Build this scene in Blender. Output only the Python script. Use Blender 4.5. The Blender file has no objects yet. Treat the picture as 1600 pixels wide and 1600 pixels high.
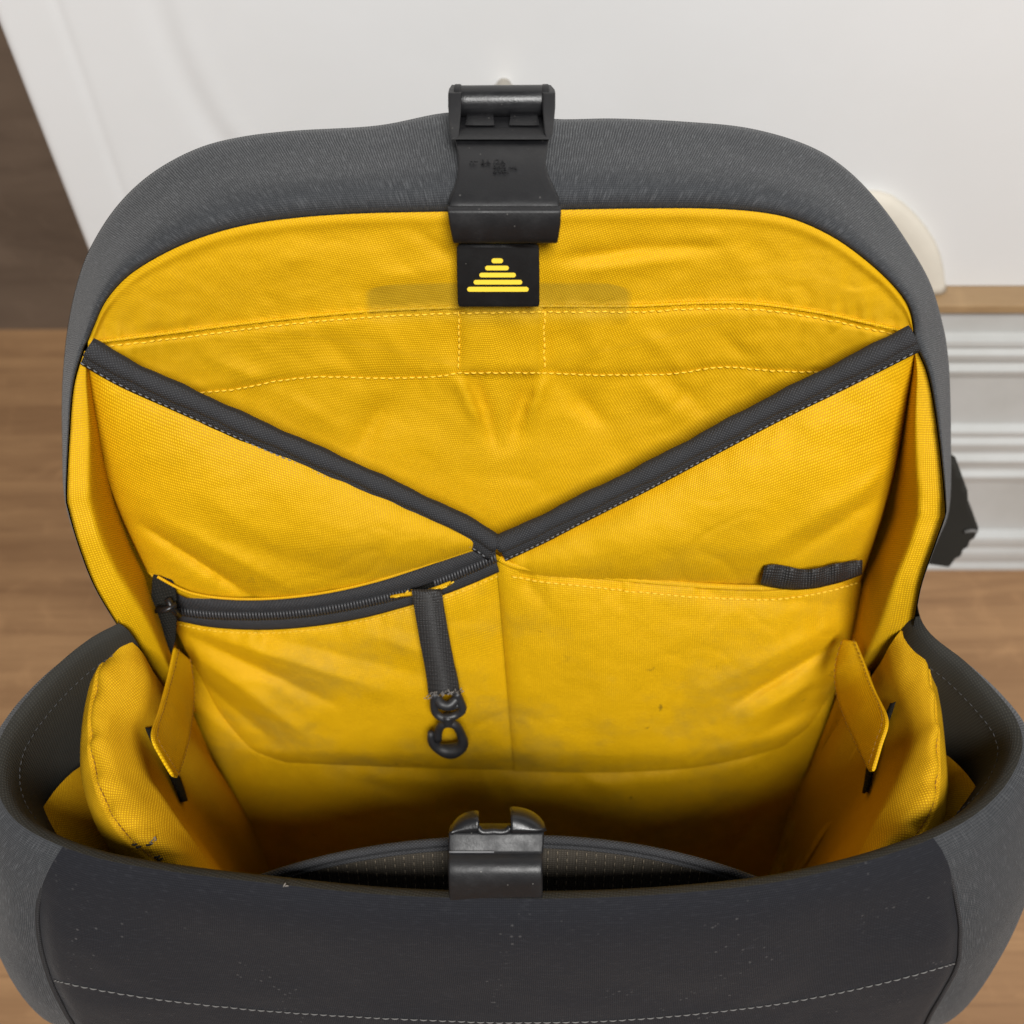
import bpy, bmesh, math, random
from mathutils import Vector, noise, Matrix
from mathutils.bvhtree import BVHTree
random.seed(7)
sc = bpy.context.scene
COL = sc.collection

# ------------------------------------------------------------------ camera
CZ = 0.69
PITCH = math.radians(51.5)
cam_d = bpy.data.cameras.new('camera')
cam_d.sensor_width = 36.0
cam_d.lens = 36.0
cam_d.clip_start = 0.01
cam_d.clip_end = 50
cam = bpy.data.objects.new('camera', cam_d)
cam.location = (0, 0, CZ)
cam.rotation_euler = (math.radians(90) - PITCH, 0, 0)
COL.objects.link(cam)
sc.camera = cam
cam_d.dof.use_dof = True
cam_d.dof.focus_distance = 0.36
cam_d.dof.aperture_fstop = 10.0

# ------------------------------------------------------------------ world, lamps, exposure
w = bpy.data.worlds.new('World')
sc.world = w
w.use_nodes = True
w.node_tree.nodes['Background'].inputs[0].default_value = (0.97, 0.985, 1.0, 1)
w.node_tree.nodes['Background'].inputs[1].default_value = 0.175

def area(name, loc, target, size, power, col):
    d = bpy.data.lights.new(name, 'AREA')
    d.shape = 'DISK'
    d.size = size
    d.energy = power
    d.color = col
    o = bpy.data.objects.new(name, d)
    o.location = loc
    o.rotation_euler = (Vector(target) - Vector(loc)).to_track_quat('-Z', 'Y').to_euler()
    COL.objects.link(o)
    return o
area('ceiling_lamp', (0.22, -1.05, 1.96), (0, 0.25, 0.4), 0.72, 60, (1.0, 0.985, 0.96))
sc.view_settings.view_transform = 'Standard'
sc.view_settings.look = 'None'
sc.view_settings.gamma = 1
sc.view_settings.exposure = 0.0
sc.cycles.use_denoising = True
sc.cycles.max_bounces = 8
try:
    sc.cycles.denoising_input_passes = 'RGB_ALBEDO_NORMAL'
    sc.cycles.denoising_prefilter = 'ACCURATE'
except Exception:
    pass

# ------------------------------------------------------------------ geometry helpers
cP, sP = math.cos(PITCH), math.sin(PITCH)
CAM = Vector((0, 0, CZ))
def ray(px, py):
    tx, t = (px - 800) / 1600.0, (py - 800) / 1600.0
    return Vector((tx, cP - t * sP, -sP - t * cP))
def at_z(px, py, z):
    r = ray(px, py); return CAM + r * ((z - CZ) / r.z)
def at_y(px, py, y):
    r = ray(px, py); return CAM + r * (y / r.y)
def at_x(px, py, x):
    r = ray(px, py); return CAM + r * (x / r.x)
def at_s(px, py, s):
    return CAM + ray(px, py) * s
class Plane:
    def __init__(self, p, n):
        self.n = Vector(n).normalized(); self.c = self.n.dot(Vector(p) - CAM)
    def __call__(self, px, py, off=0.0):
        r = ray(px, py)
        return CAM + r * ((self.c + off) / self.n.dot(r))
LID = Plane((0, 0.265, CZ - 0.235), (0, -1, 0.257))

def smooth_curve(pts, n):
    """Catmull-Rom through tuples, resampled evenly by length of the first two components"""
    P = [Vector(p) if len(p) <= 4 else p for p in pts]
    dense = []
    m = len(P)
    for i in range(m - 1):
        p0, p1, p2, p3 = P[max(i - 1, 0)], P[i], P[i + 1], P[min(i + 2, m - 1)]
        for k in range(16):
            t = k / 16
            dense.append(0.5 * ((2 * p1) + (p2 - p0) * t + (2 * p0 - 5 * p1 + 4 * p2 - p3) * t * t + (3 * p1 - p0 - 3 * p2 + p3) * t ** 3))
    dense.append(P[-1])
    L = [0.0]
    for a, b in zip(dense, dense[1:]):
        L.append(L[-1] + (b - a).length)
    out = []
    j = 0
    for i in range(n):
        d = L[-1] * i / (n - 1)
        while j < len(L) - 2 and L[j + 1] < d:
            j += 1
        f = (d - L[j]) / max(L[j + 1] - L[j], 1e-12)
        out.append(dense[j].lerp(dense[j + 1], min(max(f, 0), 1)))
    return out

def yx(pts, x):
    """y of a polyline at x"""
    pts = sorted(pts)
    if x <= pts[0][0]: return pts[0][1]
    for a, b in zip(pts, pts[1:]):
        if x <= b[0]:
            return a[1] + (b[1] - a[1]) * (x - a[0]) / max(b[0] - a[0], 1e-9)
    return pts[-1][1]

def smooth01(a, b, x):
    t = min(max((x - a) / (b - a), 0), 1)
    return t * t * (3 - 2 * t)

BAG = Vector((0, 0.19, 0))
def empty(name, loc, label, cat, group=None):
    o = bpy.data.objects.new(name, None)
    o.location = loc
    o.empty_display_size = 0.05
    o['label'] = label; o['category'] = cat
    if group: o['group'] = group
    COL.objects.link(o)
    return o

SURF = {}
def mesh_obj(name, verts, faces, mat, parent=None, uvs=None, smooth=True, org=None, label=None, kind=None):
    if org is None:
        if parent is not None:
            org = Vector(parent.location)
            if parent.parent is not None:
                org = Vector(parent.parent.location) + org
        else:
            org = Vector((0, 0, 0))
    me = bpy.data.meshes.new(name)
    me.from_pydata([tuple(Vector(v) - org) for v in verts], [], faces)
    if uvs is not None:
        ul = me.uv_layers.new(name='UVMap')
        for l in me.loops:
            ul.data[l.index].uv = uvs[l.vertex_index]
    me.validate()
    if smooth:
        me.polygons.foreach_set('use_smooth', [True] * len(me.polygons))
    me.materials.append(mat)
    o = bpy.data.objects.new(name, me)
    COL.objects.link(o)
    if parent is not None:
        o.parent = parent
    else:
        o.location = org
    if label: o['label'] = label
    if kind: o['kind'] = kind
    return o

def grid(name, rows, mat, parent=None, thick=0.0, smooth=True, close_u=False, subsurf=0, uvscale=1.0, flip=False, surf=None, **kw):
    nv, nu = len(rows), len(rows[0])
    verts = [p for r in rows for p in r]
    faces = []
    for j in range(nv - 1):
        for i in range(nu if close_u else nu - 1):
            i2 = (i + 1) % nu
            q = (j * nu + i, j * nu + i2, (j + 1) * nu + i2, (j + 1) * nu + i)
            faces.append(q[::-1] if flip else q)
    mid = rows[nv // 2]
    cu = [0.0]
    for a, b in zip(mid, mid[1:]): cu.append(cu[-1] + (b - a).length)
    mc = nu // 2
    cv = [0.0]
    for a, b in zip(rows, rows[1:]): cv.append(cv[-1] + (b[mc] - a[mc]).length)
    uvs = [(cu[i] * uvscale, cv[j] * uvscale) for j in range(nv) for i in range(nu)]
    o = mesh_obj(name, verts, faces, mat, parent, uvs, smooth, **kw)
    if thick:
        m = o.modifiers.new('solid', 'SOLIDIFY'); m.thickness = thick; m.offset = 0 
    if subsurf:
        m = o.modifiers.new('sub', 'SUBSURF'); m.levels = subsurf; m.render_levels = subsurf
    SURF[surf or name] = BVHTree.FromPolygons([tuple(v) for v in verts], faces)
    return o

def drape(px, py, *names):
    r = ray(px, py).normalized()
    best = None
    for n in names:
        h = SURF[n].ray_cast(CAM, r)
        if h[0] is not None and (best is None or h[3] < best[2]):
            nn = h[1] if h[1].dot(r) < 0 else -h[1]
            best = (h[0], nn, h[3])
    return best

def tube_geo(pts, rad, seg=10, flat=1.0, up=None):
    """verts, faces of a capped tube along pts; rad number or function of 0..1"""
    V, F = [], []
    n = len(pts)
    prev = None
    for i, p in enumerate(pts):
        t = (pts[min(i + 1, n - 1)] - pts[max(i - 1, 0)]).normalized()
        if prev is None:
            a = up if up is not None else (Vector((0, 0, 1)) if abs(t.z) < 0.9 else Vector((0, 1, 0)))
        else:
            a = prev
        b = (a - t * a.dot(t)).normalized()
        prev = b
        c = t.cross(b)
        r = rad(i / (n - 1)) if callable(rad) else rad
        for k in range(seg):
            an = 2 * math.pi * k / seg
            V.append(p + b * math.cos(an) * r * flat + c * math.sin(an) * r)
    for i in range(n - 1):
        for k in range(seg):
            k2 = (k + 1) % seg
            F.append((i * seg + k, i * seg + k2, (i + 1) * seg + k2, (i + 1) * seg + k))
    F.append(tuple(range(seg))[::-1])
    F.append(tuple((n - 1) * seg + k for k in range(seg)))
    return V, F

def tube(name, pts, rad, mat, parent, seg=12, flat=1.0, up=None, **kw):
    V, F = tube_geo(pts, rad, seg, flat, up)
    n = len(pts)
    L = [0.0]
    for a, b in zip(pts, pts[1:]): L.append(L[-1] + (b - a).length)
    r0 = rad(0.5) if callable(rad) else rad
    uvs = [(L[i], 2 * math.pi * r0 * k / seg) for i in range(n) for k in range(seg)]
    return mesh_obj(name, V, F, mat, parent, uvs, **kw)

def merge(parts):
    V, F = [], []
    for v, f in parts:
        b = len(V)
        V += v
        F += [tuple(i + b for i in q) for q in f]
    return V, F

def stitch_line(name, pts, mat, parent, pitch=0.0026, fill=0.74, r=0.00042, lift=0.0003, jit=0.00012):
    """pts: list of (point, normal); small thread capsules, one joined part"""
    L = [0.0]
    for a, b in zip(pts, pts[1:]): L.append(L[-1] + (b[0] - a[0]).length)
    def ev(d):
        for i in range(len(L) - 1):
            if L[i + 1] >= d:
                f = (d - L[i]) / max(L[i + 1] - L[i], 1e-9)
                return pts[i][0].lerp(pts[i + 1][0], f), pts[i][1].lerp(pts[i + 1][1], f).normalized()
        return pts[-1]
    parts = []
    d = 0.0
    while d + pitch * fill < L[-1]:
        ps = []
        side = random.uniform(-jit, jit)
        side2 = side + random.uniform(-jit, jit)
        for k in range(5):
            f = k / 4
            p, n = ev(d + pitch * fill * f)
            q, _ = ev(min(d + pitch * fill * f + 1e-4, L[-1]))
            t = (q - p); t = t.normalized() if t.length > 0 else Vector((1, 0, 0))
            sd = n.cross(t)
            ps.append(p + n * (lift + r * 0.8 * math.sin(math.pi * f) - r * 0.5) + sd * (side * (1 - f) + side2 * f))
        parts.append(tube_geo(ps, lambda f: r * (0.55 + 0.45 * math.sin(math.pi * f)), 5))
        d += pitch
    V, F = merge(parts)
    return mesh_obj(name, V, F, mat, parent, kind='stuff')

def drape_line(pxs, n, *names):
    out = []
    for p in smooth_curve(pxs, n):
        h = drape(p.x, p.y, *names)
        if h: out.append((h[0], h[1]))
    return out

def box_geo(c, ex, ey, ez):
    """box from centre and three half-extent vectors"""
    V = []
    for a in (-1, 1):
        for b in (-1, 1):
            for d in (-1, 1):
                V.append(c + ex * a + ey * b + ez * d)
    F = [(0, 1, 3, 2), (4, 6, 7, 5), (0, 4, 5, 1), (2, 3, 7, 6), (0, 2, 6, 4), (1, 5, 7, 3)]
    return V, F

def bevel(o, wdt, seg=3):
    m = o.modifiers.new('bev', 'BEVEL'); m.width = wdt; m.segments = seg; m.limit_method = 'ANGLE'; m.angle_limit = math.radians(35)
    return o

def fix_normals(o):
    bm = bmesh.new(); bm.from_mesh(o.data)
    bmesh.ops.remove_doubles(bm, verts=bm.verts, dist=1e-6)
    bmesh.ops.recalc_face_normals(bm, faces=bm.faces); bm.to_mesh(o.data); bm.free()
    return o

def solid_strip(name, rows, plane, thick, mat, parent, bev=0.0006, smooth=True, nx=7, bow=0.0, label=None):
    """rows: (px_left, px_right, py, off); closed solid hanging 'thick' behind its front face"""
    n = plane.n
    nv = len(rows)
    front = []
    for (xl, xr, y, off) in rows:
        line = []
        for i in range(nx):
            u = i / (nx - 1)
            line.append(plane(xl + (xr - xl) * u, y, off + bow * 4 * u * (1 - u)))
        front.append(line)
    V = [p for l in front for p in l] + [p - n * thick for l in front for p in l]
    b = nv * nx
    F = []
    for j in range(nv - 1):
        for i in range(nx - 1):
            q = (j * nx + i, (j + 1) * nx + i, (j + 1) * nx + i + 1, j * nx + i + 1)
            F.append(q)
            F.append(tuple(b + k for k in q[::-1]))
    def side(a, c):
        F.append((a, c, c + b, a + b))
    for i in range(nx - 1):
        side(i, i + 1); side((nv - 1) * nx + i + 1, (nv - 1) * nx + i)
    for j in range(nv - 1):
        side((j + 1) * nx, j * nx); side(j * nx + nx - 1, (j + 1) * nx + nx - 1)
    c0 = front[0][0]; up_ = (front[-1][0] - front[0][0]).normalized()
    uv1 = [((p - c0).x, (p - c0).dot(up_)) for l in front for p in l]
    o = mesh_obj(name, V, F, mat, parent, uvs=uv1 + uv1, smooth=smooth, label=label)
    fix_normals(o)
    if bev: bevel(o, bev)
    return o

# ------------------------------------------------------------------ materials
def nt(name):
    m = bpy.data.materials.new(name); m.use_nodes = True
    t = m.node_tree
    return m, t, t.nodes['Principled BSDF']
def N(t, typ, ins=None, **props):
    n = t.nodes.new(typ)
    for k, v in props.items(): setattr(n, k, v)
    for k, v in (ins or {}).items():
        if hasattr(v, 'links') or isinstance(v, bpy.types.NodeSocket): t.links.new(v, n.inputs[k])
        else: n.inputs[k].default_value = v
    return n
def math_(t, op, a, b=None, clamp=False):
    n = t.nodes.new('ShaderNodeMath'); n.operation = op; n.use_clamp = clamp
    for i, v in enumerate((a, b)):
        if v is None: continue
        if isinstance(v, bpy.types.NodeSocket): t.links.new(v, n.inputs[i])
        else: n.inputs[i].default_value = v
    return n.outputs[0]
def mix(t, fac, a, b, mode='MIX'):
    n = t.nodes.new('ShaderNodeMix'); n.data_type = 'RGBA'; n.blend_type = mode
    for s, v in ((n.inputs[0], fac), (n.inputs[6], a), (n.inputs[7], b)):
        if isinstance(v, bpy.types.NodeSocket): t.links.new(v, s)
        elif isinstance(v, (int, float)): s.default_value = v
        else: s.default_value = (*v, 1)
    return n.outputs[2]
def mapr(t, v, a, b, c, d, smooth=True):
    n = t.nodes.new('ShaderNodeMapRange')
    n.interpolation_type = 'SMOOTHSTEP' if smooth else 'LINEAR'
    t.links.new(v, n.inputs[0])
    for i, x in enumerate((a, b, c, d)): n.inputs[i + 1].default_value = x
    return n.outputs[0]

def fabric(name, col, dark, light, period=0.001, angle=0.0, weave=0.5, bump=0.25, rough=0.6, sheen=0.0, streak=None, streak_col=None, streak_amt=0.0,
           blotch=0.25, dirt=None, dirt_amt=0.0, lint=0.0, spec=0.35, extra=None):
    m, t, b = nt(name)
    tc = N(t, 'ShaderNodeTexCoord')
    mp = N(t, 'ShaderNodeMapping', {'Vector': tc.outputs['UV'], 'Rotation': (0, 0, angle)})
    # small irregular shift of the threads
    wob = N(t, 'ShaderNodeTexNoise', {'Vector': mp.outputs[0], 'Scale': 90.0, 'Detail': 2.0})
    wadd = N(t, 'ShaderNodeVectorMath', {0: wob.outputs['Color'], 1: (period * 0.9,) * 3}, operation='MULTIPLY')
    vec = N(t, 'ShaderNodeVectorMath', {0: mp.outputs[0], 1: wadd.outputs[0]}, operation='ADD').outputs[0]
    k = 2 * math.pi / (20 * period)
    w1 = N(t, 'ShaderNodeTexWave', {'Vector': vec, 'Scale': k}, wave_type='BANDS', bands_direction='X')
    w2 = N(t, 'ShaderNodeTexWave', {'Vector': vec, 'Scale': k}, wave_type='BANDS', bands_direction='Y')
    h = math_(t, 'MULTIPLY', w1.outputs['Fac'], w2.outputs['Fac'])
    big = N(t, 'ShaderNodeTexNoise', {'Vector': tc.outputs['Object'], 'Scale': 22.0, 'Detail': 5.0, 'Roughness': 0.6})
    fine = N(t, 'ShaderNodeTexNoise', {'Vector': tc.outputs['UV'], 'Scale': 900.0, 'Detail': 2.0})
    c = mix(t, math_(t, 'MULTIPLY', h, weave, True), dark, light)
    c = mix(t, mapr(t, big.outputs['Fac'], 0.35, 0.7, 0.0, blotch), c, col)
    c = mix(t, mapr(t, fine.outputs['Fac'], 0.3, 0.7, 0.0, 0.35), c, dark)
    if streak:
        ms = N(t, 'ShaderNodeMapping', {'Vector': tc.outputs['UV'], 'Scale': streak})
        ns = N(t, 'ShaderNodeTexNoise', {'Vector': ms.outputs[0], 'Scale': 1.0, 'Detail': 3.0, 'Roughness': 0.65})
        c = mix(t, mapr(t, ns.outputs['Fac'], 0.50, 0.78, 0.0, streak_amt), c, streak_col)
    if dirt:
        nd = N(t, 'ShaderNodeTexNoise', {'Vector': tc.outputs['Object'], 'Scale': 14.0, 'Detail': 6.0, 'Roughness': 0.7})
        sep = N(t, 'ShaderNodeSeparateXYZ', {0: tc.outputs['Object']})
        zf = mapr(t, sep.outputs['Z'], 0.40, 0.27, 0.12, 1.0)
        f = math_(t, 'MULTIPLY', mapr(t, nd.outputs['Fac'], 0.44, 0.68, 0.0, dirt_amt), zf)
        c = mix(t, f, c, dirt)
        dn = N(t, 'ShaderNodeTexNoise', {'Vector': tc.outputs['Object'], 'Scale': 160.0, 'Detail': 3.0})
        dv = N(t, 'ShaderNodeVectorMath', {0: dn.outputs['Color'], 1: (0.010, 0.006, 0.016)}, operation='MULTIPLY')
        da = N(t, 'ShaderNodeVectorMath', {0: tc.outputs['Object'], 1: dv.outputs[0]}, operation='ADD')
        vs = N(t, 'ShaderNodeTexVoronoi', {'Vector': da.outputs[0], 'Scale': 46.0, 'Randomness': 1.0})
        gate = N(t, 'ShaderNodeTexNoise', {'Vector': tc.outputs['Object'], 'Scale': 9.0, 'Detail': 1.0})
        sp = math_(t, 'MULTIPLY', mapr(t, vs.outputs['Distance'], 0.075, 0.03, 0.0, 0.65), mapr(t, gate.outputs['Fac'], 0.48, 0.55, 0.0, 1.0))
        c = mix(t, math_(t, 'MULTIPLY', sp, zf), c, (0.10, 0.06, 0.01))
    if lint:
        v = N(t, 'ShaderNodeTexVoronoi', {'Vector': tc.outputs['Object'], 'Scale': 300.0})
        v2 = N(t, 'ShaderNodeTexNoise', {'Vector': tc.outputs['Object'], 'Scale': 38.0, 'Detail': 4.0})
        f = math_(t, 'MULTIPLY', mapr(t, v.outputs['Distance'], 0.22, 0.05, 0.0, lint), mapr(t, v2.outputs['Fac'], 0.52, 0.66, 0.0, 1.0))
        c = mix(t, f, c, (0.30, 0.29, 0.28))
    if extra:
        c = extra(t, tc, c)
    t.links.new(c, b.inputs['Base Color'])
    b.inputs['Roughness'].default_value = rough
    b.inputs['Specular IOR Level'].default_value = spec
    if sheen:
        b.inputs['Sheen Weight'].default_value = sheen
        b.inputs['Sheen Roughness'].default_value = 0.4
    hh = math_(t, 'ADD', h, math_(t, 'MULTIPLY', fine.outputs['Fac'], 0.6))
    bp = N(t, 'ShaderNodeBump', {'Height': hh, 'Strength': bump, 'Distance': period * 0.5})
    mid = N(t, 'ShaderNodeTexNoise', {'Vector': tc.outputs['Object'], 'Scale': 60.0, 'Detail': 3.0})
    bp2 = N(t, 'ShaderNodeBump', {'Height': mid.outputs['Fac'], 'Strength': 0.25, 'Distance': 0.002, 'Normal': bp.outputs[0]})
    t.links.new(bp2.outputs[0], b.inputs['Normal'])
    return m

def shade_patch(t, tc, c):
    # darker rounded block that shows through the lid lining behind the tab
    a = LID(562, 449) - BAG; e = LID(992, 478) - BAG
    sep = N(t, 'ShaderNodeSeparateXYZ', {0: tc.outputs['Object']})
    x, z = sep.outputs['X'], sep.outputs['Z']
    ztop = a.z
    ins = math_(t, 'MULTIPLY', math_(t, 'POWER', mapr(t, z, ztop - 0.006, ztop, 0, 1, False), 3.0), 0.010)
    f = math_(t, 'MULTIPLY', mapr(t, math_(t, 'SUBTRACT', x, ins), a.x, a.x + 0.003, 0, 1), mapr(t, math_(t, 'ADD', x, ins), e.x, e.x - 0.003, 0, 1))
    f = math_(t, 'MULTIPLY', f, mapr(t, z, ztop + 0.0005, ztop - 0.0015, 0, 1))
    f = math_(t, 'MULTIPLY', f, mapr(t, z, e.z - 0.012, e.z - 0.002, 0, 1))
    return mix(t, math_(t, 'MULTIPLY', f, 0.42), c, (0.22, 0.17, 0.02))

Y_COL, Y_DRK, Y_LGT = (0.78, 0.445, 0.004), (0.52, 0.272, 0.002), (0.91, 0.55, 0.006)
M = {}
M['yellow'] = fabric('yellow_nylon', Y_COL, Y_DRK, Y_LGT, 0.00088, 0.0, 1.6, 0.4, 0.55, spec=0.16, dirt=(0.27, 0.19, 0.035), dirt_amt=0.5)
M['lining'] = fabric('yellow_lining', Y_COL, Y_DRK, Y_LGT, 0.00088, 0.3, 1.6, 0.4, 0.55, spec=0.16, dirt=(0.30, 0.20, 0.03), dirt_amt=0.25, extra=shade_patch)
M['pad'] = fabric('yellow_divider', (0.62, 0.345, 0.006), (0.40, 0.20, 0.003), (0.74, 0.44, 0.010), 0.00080, 0.6, 1.6, 0.45, 0.75, spec=0.1)
M['grey'] = fabric('charcoal_heather', (0.046, 0.0485, 0.052), (0.026, 0.028, 0.031), (0.076, 0.079, 0.084), 0.00085, 0.0, 1.4, 0.5, 0.85,
                   sheen=0.10, streak=(3200, 150, 1), streak_col=(0.165, 0.17, 0.178), streak_amt=0.75, spec=0.2)
M['front'] = fabric('black_brushed_nylon', (0.0135, 0.0142, 0.0185), (0.009, 0.0095, 0.0125), (0.020, 0.021, 0.026), 0.0008, 0.0, 1.2, 0.3, 0.85,
                    sheen=0.08, streak=(160, 900, 1), streak_col=(0.05, 0.052, 0.06), streak_amt=0.22, lint=0.16, spec=0.2)
M['inner'] = fabric('dark_shell_inside', (0.030, 0.028, 0.022), (0.020, 0.019, 0.016), (0.042, 0.040, 0.032), 0.001, 0.2, 1.0, 0.3, 0.8, spec=0.25)
M['binding'] = fabric('charcoal_binding', (0.040, 0.041, 0.043), (0.022, 0.022, 0.024), (0.070, 0.071, 0.075), 0.0009, 0.7, 1.5, 0.7, 0.8, spec=0.25)
M['webbing'] = fabric('black_webbing', (0.022, 0.021, 0.021), (0.014, 0.013, 0.013), (0.05, 0.048, 0.047), 0.0011, 0.0, 1.5, 0.7, 0.5, spec=0.4)
M['velcro'] = fabric('dark_velcro', (0.020, 0.019, 0.016), (0.012, 0.012, 0.010), (0.034, 0.032, 0.028), 0.0012, 0.3, 1.4, 0.8, 0.95, spec=0.1)
M['mesh'] = fabric('dark_ribbed_sleeve', (0.055, 0.046, 0.034), (0.036, 0.030, 0.022), (0.075, 0.064, 0.05), 0.001, 0.0, 1.3, 0.5, 0.8)

def plastic(name, col, rough, scr=0.3, spec=0.5):
    m, t, b = nt(name)
    tc = N(t, 'ShaderNodeTexCoord')
    n1 = N(t, 'ShaderNodeTexNoise', {'Vector': tc.outputs['Object'], 'Scale': 120.0, 'Detail': 5.0, 'Roughness': 0.7})
    n2 = N(t, 'ShaderNodeTexNoise', {'Vector': tc.outputs['Object'], 'Scale': 1800.0, 'Detail': 2.0})
    c = mix(t, mapr(t, n1.outputs['Fac'], 0.5, 0.8, 0.0, scr), col, tuple(x * 2.2 + 0.01 for x in col))
    v = N(t, 'ShaderNodeTexVoronoi', {'Vector': tc.outputs['Object'], 'Scale': 260.0})
    c = mix(t, mapr(t, v.outputs['Distance'], 0.07, 0.03, 0.0, 0.5), c, (0.25, 0.24, 0.22))
    t.links.new(c, b.inputs['Base Color'])
    t.links.new(mapr(t, n1.outputs['Fac'], 0.3, 0.75, rough * 0.85, rough * 1.25), b.inputs['Roughness'])
    b.inputs['Specular IOR Level'].default_value = spec
    bp = N(t, 'ShaderNodeBump', {'Height': n2.outputs['Fac'], 'Strength': 0.15, 'Distance': 0.0003})
    t.links.new(bp.outputs[0], b.inputs['Normal'])
    return m
M['plastic'] = plastic('black_buckle_plastic', (0.007, 0.007, 0.008), 0.46, 0.3, 0.4)
M['rubber'] = plastic('black_rubber', (0.006, 0.006, 0.0065), 0.6, 0.12, 0.3)
M['clip'] = plastic('worn_gunmetal_clip', (0.022, 0.022, 0.024), 0.45, 0.35, 0.45)
M['gloss'] = plastic('black_glossy_plastic', (0.008, 0.008, 0.009), 0.34, 0.3, 0.45)

def plain(name, col, rough=0.6, spec=0.3, bump=0.0, bscale=200.0, var=0.0, vcol=None, vscale=8.0, metal=0.0):
    m, t, b = nt(name)
    tc = N(t, 'ShaderNodeTexCoord')
    c = None
    if var:
        n = N(t, 'ShaderNodeTexNoise', {'Vector': tc.outputs['Object'], 'Scale': vscale, 'Detail': 5.0, 'Roughness': 0.6})
        c = mix(t, mapr(t, n.outputs['Fac'], 0.35, 0.7, 0.0, var), col, vcol or tuple(x * 0.7 for x in col))
        t.links.new(c, b.inputs['Base Color'])
    else:
        b.inputs['Base Color'].default_value = (*col, 1)
    b.inputs['Roughness'].default_value = rough
    b.inputs['Specular IOR Level'].default_value = spec
    b.inputs['Metallic'].default_value = metal
    if bump:
        n = N(t, 'ShaderNodeTexNoise', {'Vector': tc.outputs['Object'], 'Scale': bscale, 'Detail': 3.0})
        bp = N(t, 'ShaderNodeBump', {'Height': n.outputs['Fac'], 'Strength': bump, 'Distance': 0.001})
        t.links.new(bp.outputs[0], b.inputs['Normal'])
    return m
M['teeth'] = plain('zip_teeth_nylon', (0.045, 0.045, 0.048), 0.4, 0.5)
M['thread_y'] = plain('yellow_thread', (0.86, 0.54, 0.035), 0.6)
M['thread_g'] = plain('grey_thread', (0.16, 0.16, 0.165), 0.7)
M['thread_d'] = plain('dark_thread', (0.12, 0.105, 0.085), 0.7)
M['thread_o'] = plain('ochre_thread', (0.22, 0.10, 0.006), 0.7)
M['rib'] = plain('brown_rib_thread', (0.17, 0.14, 0.10), 0.8)
M['thread_w'] = plain('pale_thread', (0.15, 0.145, 0.14), 0.8)
M['print'] = plain('yellow_print', (0.86, 0.62, 0.05), 0.5)
M['lint'] = plain('pale_lint', (0.22, 0.20, 0.18), 0.9)
M['white'] = plain('white_paint', (0.74, 0.745, 0.75), 0.45, 0.4, 0.08, 60, 0.6, (0.69, 0.69, 0.685), 4.0)
M['white2'] = plain('white_moulding_paint', (0.54, 0.545, 0.535), 0.45, 0.4, 0.12, 80, 0.7, (0.44, 0.44, 0.42), 9.0)
M['beige'] = plain('beige_felt', (0.66, 0.615, 0.53), 0.9, 0.1, 0.2, 300, 0.3)
M['knob'] = plain('brass_grey_knob', (0.36, 0.33, 0.28), 0.4)

def wood(name, c1, c2, c3, stretch=(2.2, 26, 26), rough=0.42):
    m, t, b = nt(name)
    tc = N(t, 'ShaderNodeTexCoord')
    mp = N(t, 'ShaderNodeMapping', {'Vector': tc.outputs['Object'], 'Scale': stretch})
    n1 = N(t, 'ShaderNodeTexNoise', {'Vector': mp.outputs[0], 'Scale': 1.0, 'Detail': 8.0, 'Roughness': 0.62, 'Distortion': 0.6})
    mp2 = N(t, 'ShaderNodeMapping', {'Vector': tc.outputs['Object'], 'Scale': (stretch[0] * 4, stretch[1] * 9, 40)})
    n2 = N(t, 'ShaderNodeTexNoise', {'Vector': mp2.outputs[0], 'Scale': 1.0, 'Detail': 4.0})
    mp3 = N(t, 'ShaderNodeMapping', {'Vector': tc.outputs['Object'], 'Scale': (1.2, 7.5, 1)})
    n3 = N(t, 'ShaderNodeTexNoise', {'Vector': mp3.outputs[0], 'Scale': 1.0, 'Detail': 2.0})
    c = mix(t, mapr(t, n1.outputs['Fac'], 0.3, 0.72, 0, 1), c1, c2)
    c = mix(t, mapr(t, n2.outputs['Fac'], 0.5, 0.8, 0, 0.5), c, c3)
    c = mix(t, mapr(t, n3.outputs['Fac'], 0.42, 0.62, 0, 0.3), c, c3)
    n4 = N(t, 'ShaderNodeTexNoise', {'Vector': tc.outputs['Object'], 'Scale': 26.0, 'Detail': 5.0, 'Roughness': 0.65, 'Distortion': 1.2})
    c = mix(t, mapr(t, n4.outputs['Fac'], 0.5, 0.78, 0, 0.4), c, tuple(min(1, x * 1.3) for x in c1))
    t.links.new(c, b.inputs['Base Color'])
    b.inputs['Roughness'].default_value = rough
    b.inputs['Specular IOR Level'].default_value = 0.35
    bp = N(t, 'ShaderNodeBump', {'Height': n2.outputs['Fac'], 'Strength': 0.12, 'Distance': 0.001})
    t.links.new(bp.outputs[0], b.inputs['Normal'])
    return m
M['floor'] = wood('oak_floor', (0.385, 0.222, 0.108), (0.26, 0.142, 0.069), (0.15, 0.078, 0.039), (3.2, 40, 40))
M['wall'] = wood('dark_wood_wall', (0.150, 0.108, 0.078), (0.105, 0.074, 0.053), (0.07, 0.048, 0.035), (4, 40, 18), 0.55)
M['oak'] = wood('oak_strip', (0.36, 0.24, 0.125), (0.30, 0.19, 0.095), (0.25, 0.155, 0.08), (6, 60, 60))

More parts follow.
